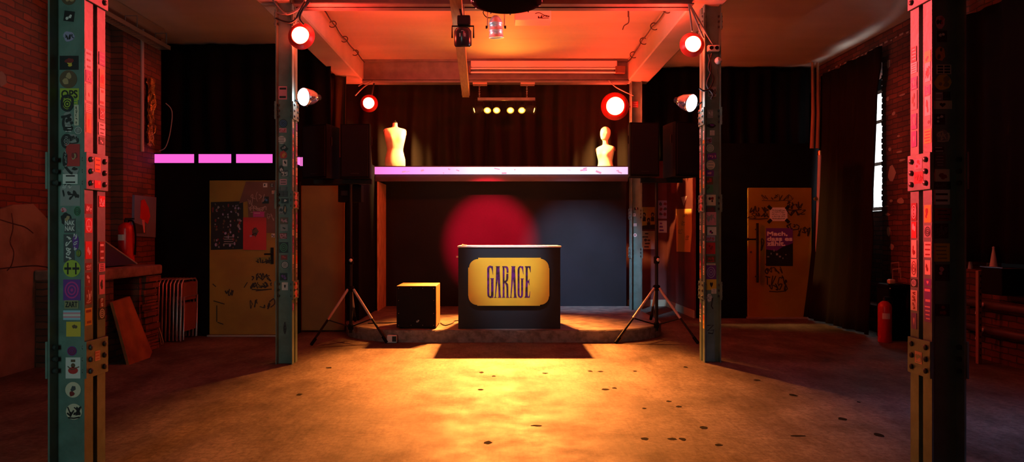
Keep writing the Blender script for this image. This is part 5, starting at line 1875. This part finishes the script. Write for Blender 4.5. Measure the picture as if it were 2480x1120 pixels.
b.add(vv + vv2, [list(range(k)), list(range(k, 2 * k))[::-1]] + [[i, k + i, k + (i + 1) % k, (i + 1) % k] for i in range(k)])
single(b, 'leaning_board', mat('orange_scuffed_board', (.34, .115, .022), .7, col2=(.2, .06, .014), nscale=5, bump=.2), 'orange board leaning against the mouth of the brick fireplace', 'board')


def extinguisher(c, r, h, label):
    t = thing('fire_extinguisher', c, label, 'fire extinguisher', 'red fire extinguishers')
    c = Vector(c)
    b = MB(); b.lathe([(r * .92, 0), (r, .012), (r, h * .74), (r * .92, h * .80), (r * .55, h * .85), (r * .3, h * .87)], c, (0, 0, 1), 22); b.build('cylinder', M_RED, t)
    b = MB(); b.lathe([(r * .3, 0), (r * .3, h * .06), (r * .2, h * .07)], c + Vector((0, 0, h * .865)), (0, 0, 1), 14); b.box(c.x - .012, c.x + .09, c.y - .012, c.y + .012, c.z + h * .93, c.z + h * .96); b.build('valve', M_BLKMETAL, t)
    b = MB(); b.tube(smooth_path([c + Vector((.02, 0, h * .9)), c + Vector((r * 1.0, -.01, h * .88)), c + Vector((r * 1.3, -.01, h * .6)), c + Vector((r * 1.2, 0, h * .2))], 6), .011, 8); b.build('hose', M_BLACKPL, t)
    b = MB()
    fr = Face2(c + Vector((0, -r - .001, 0)), (1, 0, 0), (0, 0, 1), (0, -1, 0))
    vv = []
    for z in (h * .5, h * .62):
        for k in range(5):
            a = -pi / 2 + (k - 2) * .28 - .3
            vv.append(c + Vector((cos(a) * (r + .001), sin(a) * (r + .001), z)))
    b.add(vv, [(k, k + 1, 6 + k, 5 + k) for k in range(4)]); b.build('label_patch', M_PAPER, t)
    return t


extinguisher((-4.33, 7.86, .97), .085, .56, 'red fire extinguisher standing at the back of the brick fireplace slab')
# painted board on the pier
fl = Face2((-4.5, 0, 0), (0, 1, 0), (0, 0, 1), (1, 0, 0))
b = MB()
fl.poly(b, [(8.28, 1.30), (8.80, 1.28), (8.82, 1.80), (8.3, 1.80)], .0, .03)
fl.poly(b, [(8.42, 1.52), (8.60, 1.45), (8.66, 1.55), (8.62, 1.66), (8.52, 1.76), (8.44, 1.74)], .03, .034, 1)
fl.poly(b, [(8.30, 1.33), (8.55, 1.33), (8.55, 1.42), (8.30, 1.46)], .03, .033, 2)
fl.poly(b, [(8.46, 1.5), (8.5, 1.34), (8.53, 1.34), (8.52, 1.5)], .03, .035, 3)
single(b, 'painted_board', [mat('slate_blue_board', (.16, .2, .33), .6), pal('red'), pal('dgrey'), pal('pink')], 'blue-grey painted board with a red shape on the left brick pier', 'picture')

# folded chairs stacked on edge against the black partition
def folded_chair(x, lean):
    t = thing('folded_chair', (x, 8.55, 0), 'folded chair stored on edge', 'chair', 'folded chairs against the left black wall')
    h, y0, y1 = .76, 8.34, 8.76

    def P(y, z, o=0.0):
        return Vector((x + lean * z + o, y, z))
    fr_ = MB()
    fr_.tube([P(y0, .01), P(y0, h - .05), P(y0 + .05, h), P(y1 - .05, h), P(y1, h - .05), P(y1, .01)], .010, 8)
    fr_.build('frame', mat('dull_chair_tube', (.5, .42, .42), .3, .7), t)
    b = MB(); b.tube([P(y0 + .03, .02, .022), P(y0 + .03, .55, .022), P(y1 - .03, .55, .022), P(y1 - .03, .02, .022)], .009, 8); b.build('rear_frame', mat('dull_chair_tube', (.5, .42, .42), .3, .7), t)
    b = MB(); b.add([P(y, z, o) for o in (-.005, .005) for (y, z) in ((y0 + .02, .5), (y1 - .02, .5), (y1 - .02, .72), (y0 + .02, .72))], [(3, 2, 1, 0), (4, 5, 6, 7), (0, 1, 5, 4), (1, 2, 6, 5), (2, 3, 7, 6), (3, 0, 4, 7)]); b.build('backrest', M_BROWN, t)
    b = MB(); b.add([P(y, z, o) for o in (.008, .018) for (y, z) in ((y0 + .05, .12), (y1 - .05, .12), (y1 - .05, .46), (y0 + .05, .46))], [(3, 2, 1, 0), (4, 5, 6, 7), (0, 1, 5, 4), (1, 2, 6, 5), (2, 3, 7, 6), (3, 0, 4, 7)]); b.build('seat', M_BROWN, t)
    return t


fc = folded_chair(-4.30, .02)
GL = 'folded chairs against the left black wall'
nth = ['second', 'third', 'fourth', 'fifth', 'sixth', 'seventh', 'eighth', 'ninth']
fc['label'] = 'folded metal chair at the fireplace end of the row of folded chairs'
for i in range(8):
    duplicate(fc, (.046 * (i + 1), .0, 0), 'folded metal chair, %s from the fireplace in the row' % nth[i], GL)
# bent wire frame leaning by the fireplace
b = MB()
pts = [at(375, 762, 8.06), at(395, 828, 8.05), at(393, 836, 8.05), at(385, 838, 8.05), at(368, 838, 8.05)]
b.tube([p + Vector((0, .0, 0)) for p in pts], .008, 8)
b.tube([at(375, 762, 8.06), at(390, 835, 8.07)], .008, 8)
o = single(b, 'wire_rack', mat('pale_bent_wire', (.6, .55, .42), .35, .6), 'bent pale wire rack leaning beside the fireplace', 'rack')
# cable tray, wall duct, pipe and tinsel high on the left wall
b = MB(); b.bbox(-4.65, -4.42, 5.0, 8.95, 3.88, ZC, .02)
struct(b, 'trim_6', mat('brown_duct_paint', (.3, .17, .09), .5))
t = thing('cable_tray', (-4.35, 7.9, 3.70), 'slotted metal cable tray under the left ceiling edge', 'tray')
b = MB()
for x in (-4.42, -4.28):
    b.box(x - .004, x + .004, 6.9, 8.80, 3.70, 3.75)
b.build('side_rail', mat('galvanised_steel', (.55, .42, .3), .35, .8), t)
b = MB()
for k in range(36):
    y = 6.95 + k * .052
    b.box(-4.42, -4.28, y, y + .016, 3.702, 3.708)
b.build('slat', mat('galvanised_steel', (.55, .42, .3), .35, .8), t)
b = MB()
for y in (7.1, 8.0, 8.7):
    b.tube([(-4.42, y, 3.74), (-4.42, y, 3.89)], .006, 6); b.tube([(-4.28, y, 3.74), (-4.28, y, 3.89), (-4.43, y, 3.89)], .006, 6)
b.build('hanger', M_GREY, t)
b = MB(); b.tube([(-4.485, 8.50, 2.35), (-4.485, 8.50, 3.88)], .022, 10)
single(b, 'wall_conduit', mat('pinkish_conduit', (.42, .28, .24), .5), 'thin vertical conduit high on the left brick pier', 'pipe')
b = MB()
r = random.Random(3)
for s in range(9):
    pts = [Vector((-4.45 + r.uniform(-.03, .05), 8.62 + r.uniform(-.05, .06), z + r.uniform(-.02, .02))) for z in [3.3 - .085 * k for k in range(11)]]
    wv = [r.uniform(.008, .02) for _ in pts]
    vv = []
    for p, w in zip(pts, wv):
        vv += [p + Vector((0, -w, w * .3)), p + Vector((w * .4, w, 0))]
    b.add(vv, [(2 * k, 2 * k + 1, 2 * k + 3, 2 * k + 2) for k in range(len(pts) - 1)])
single(b, 'tinsel_garland', M_GOLD, 'crumpled gold tinsel hanging on the left brick pier', 'garland')
b = MB(); b.tube(smooth_path([(-4.30, 8.72, 3.0), (-4.24, 8.76, 2.9), (-4.28, 8.8, 2.65), (-4.34, 8.8, 2.45), (-4.42, 8.8, 2.4)], 6), .006, 6)
single(b, 'hanging_wire', M_CABLE_G, 'thin wire looping from the tinsel on the left pier', 'cable')

# ---------------------------------------------------------------- right side
t = thing('equipment_case', (4.92, 8.5, 0), 'black open-fronted case beside the right brick wall', 'case')
b = MB()
b.bbox(4.78, 5.07, 8.42, 8.69, .02, .06, .01); b.bbox(4.78, 4.82, 8.42, 8.69, .05, .64, .012); b.bbox(5.03, 5.07, 8.42, 8.69, .05, .64, .012); b.bbox(4.78, 5.07, 8.42, 8.69, .63, .70, .02); b.box(4.82, 5.03, 8.65, 8.69, .06, .63)
for v in b.v:
    pass
b.build('shell', M_BLACKPL, t)
b = MB()
for z in (.2, .45, .65):
    b = MB(); b.sphere((4.80, 8.418, z), .01, 8, 6); b.build('corner_stud', M_CHROME, t)
b = MB()
for x in (4.82, 5.03):
    for y in (8.47, 8.64):
        b = MB(); b.lathe([(.02, 0), (.02, .02)], (x, y, 0), (0, 0, 1), 10); b.build('foot', M_BLACKPL, t)
extinguisher((4.69, 8.34, 0), .078, .58, 'red fire extinguisher on the floor before the black case on the right')
b = MB(); b.bbox(4.82, 4.90, 8.46, 8.54, .70, .76, .02)
single(b, 'crumpled_cup', mat('tan_paper_cup', (.6, .4, .25), .6), 'small tan crumpled cup on top of the black case', 'cup')
# heating pipes along the parapet
for (z, nm, lb) in ((.60, 'heating_pipe', 'upper heating pipe along the low right wall'), (.34, 'heating_pipe', 'lower heating pipe along the low right wall')):
    t = thing(nm, (4.95, 6.0, z), lb, 'pipe', 'heating pipes on the right wall')
    b = MB(); b.tube([(4.97, 3.5, z), (4.97, 7.0, z), (4.97, 7.42, z)], .045, 12); b.build('pipe', mat('sooty_pipe_paint', (.07, .03, .022), .45), t)
    b = MB(); b.tube(smooth_path([(4.97, 6.98, z), (4.93, 6.98, z + .0), (4.90, 7.0, z - .05), (4.9, 7.02, z - .1)], 4), .02, 8); b.build('tap', M_WHITE, t)
    b = MB()
    for y in (4.2, 5.6, 7.2):
        b.box(4.95, 5.085, y, y + .03, z - .06, z - .045)
    b.build('bracket', M_BLKMETAL, t)
b = MB()
pc = on_floor(2370, 868)
b.bbox(4.84, 4.88, 6.92, 6.96, 0, .95, .004)
for k in range(14):
    b.box(4.855, 4.865, 6.914, 6.92, .08 + k * .062, .10 + k * .062, 1)
single(b, 'slotted_post', [mat('rusty_steel_post', (.3, .14, .1), .5), M_INK], 'slotted rusty steel post before the low right wall', 'post')
t = thing('black_bin', (5.0, 6.75, .96), 'black box on the right parapet holding a glass bottle', 'box')
b = MB(); b.bbox(4.86, 5.08, 6.62, 6.91, .72, .985, .01); b.bbox(4.85, 5.085, 6.60, 6.915, .985, 1.0, .004, 1); b.build('case', [M_BLACKPL, M_CHROME], t)


M_GLASS = mat('clear_dusty_glass', (.85, .9, .95), .08, spec=.8)
M_GLASS.node_tree.nodes['Principled BSDF'].inputs['Transmission Weight'].default_value = .4


def bottle(c, h, label):
    b = MB()
    r = h * .17
    b.lathe([(r, 0), (r, .004), (r * .62, h * .5), (r * .34, h * .8), (r * .3, h * .9), (r * .36, h * .91), (r * .36, h * .95), (.001, h)], c, (0, 0, 1), 14)
    return single(b, 'glass_bottle', M_GLASS, label, 'bottle', 'glass bottles on the right wall')


bottle((4.96, 6.87, 1.0), .20, 'tallest tapered glass bottle on the black box by the right wall')
bottle((5.16, 7.22, .94), .16, 'tapered glass bottle on the parapet just left of the slotted post')
bottle((5.16, 7.50, .94), .15, 'tapered glass bottle on the parapet half hidden by the near right column')
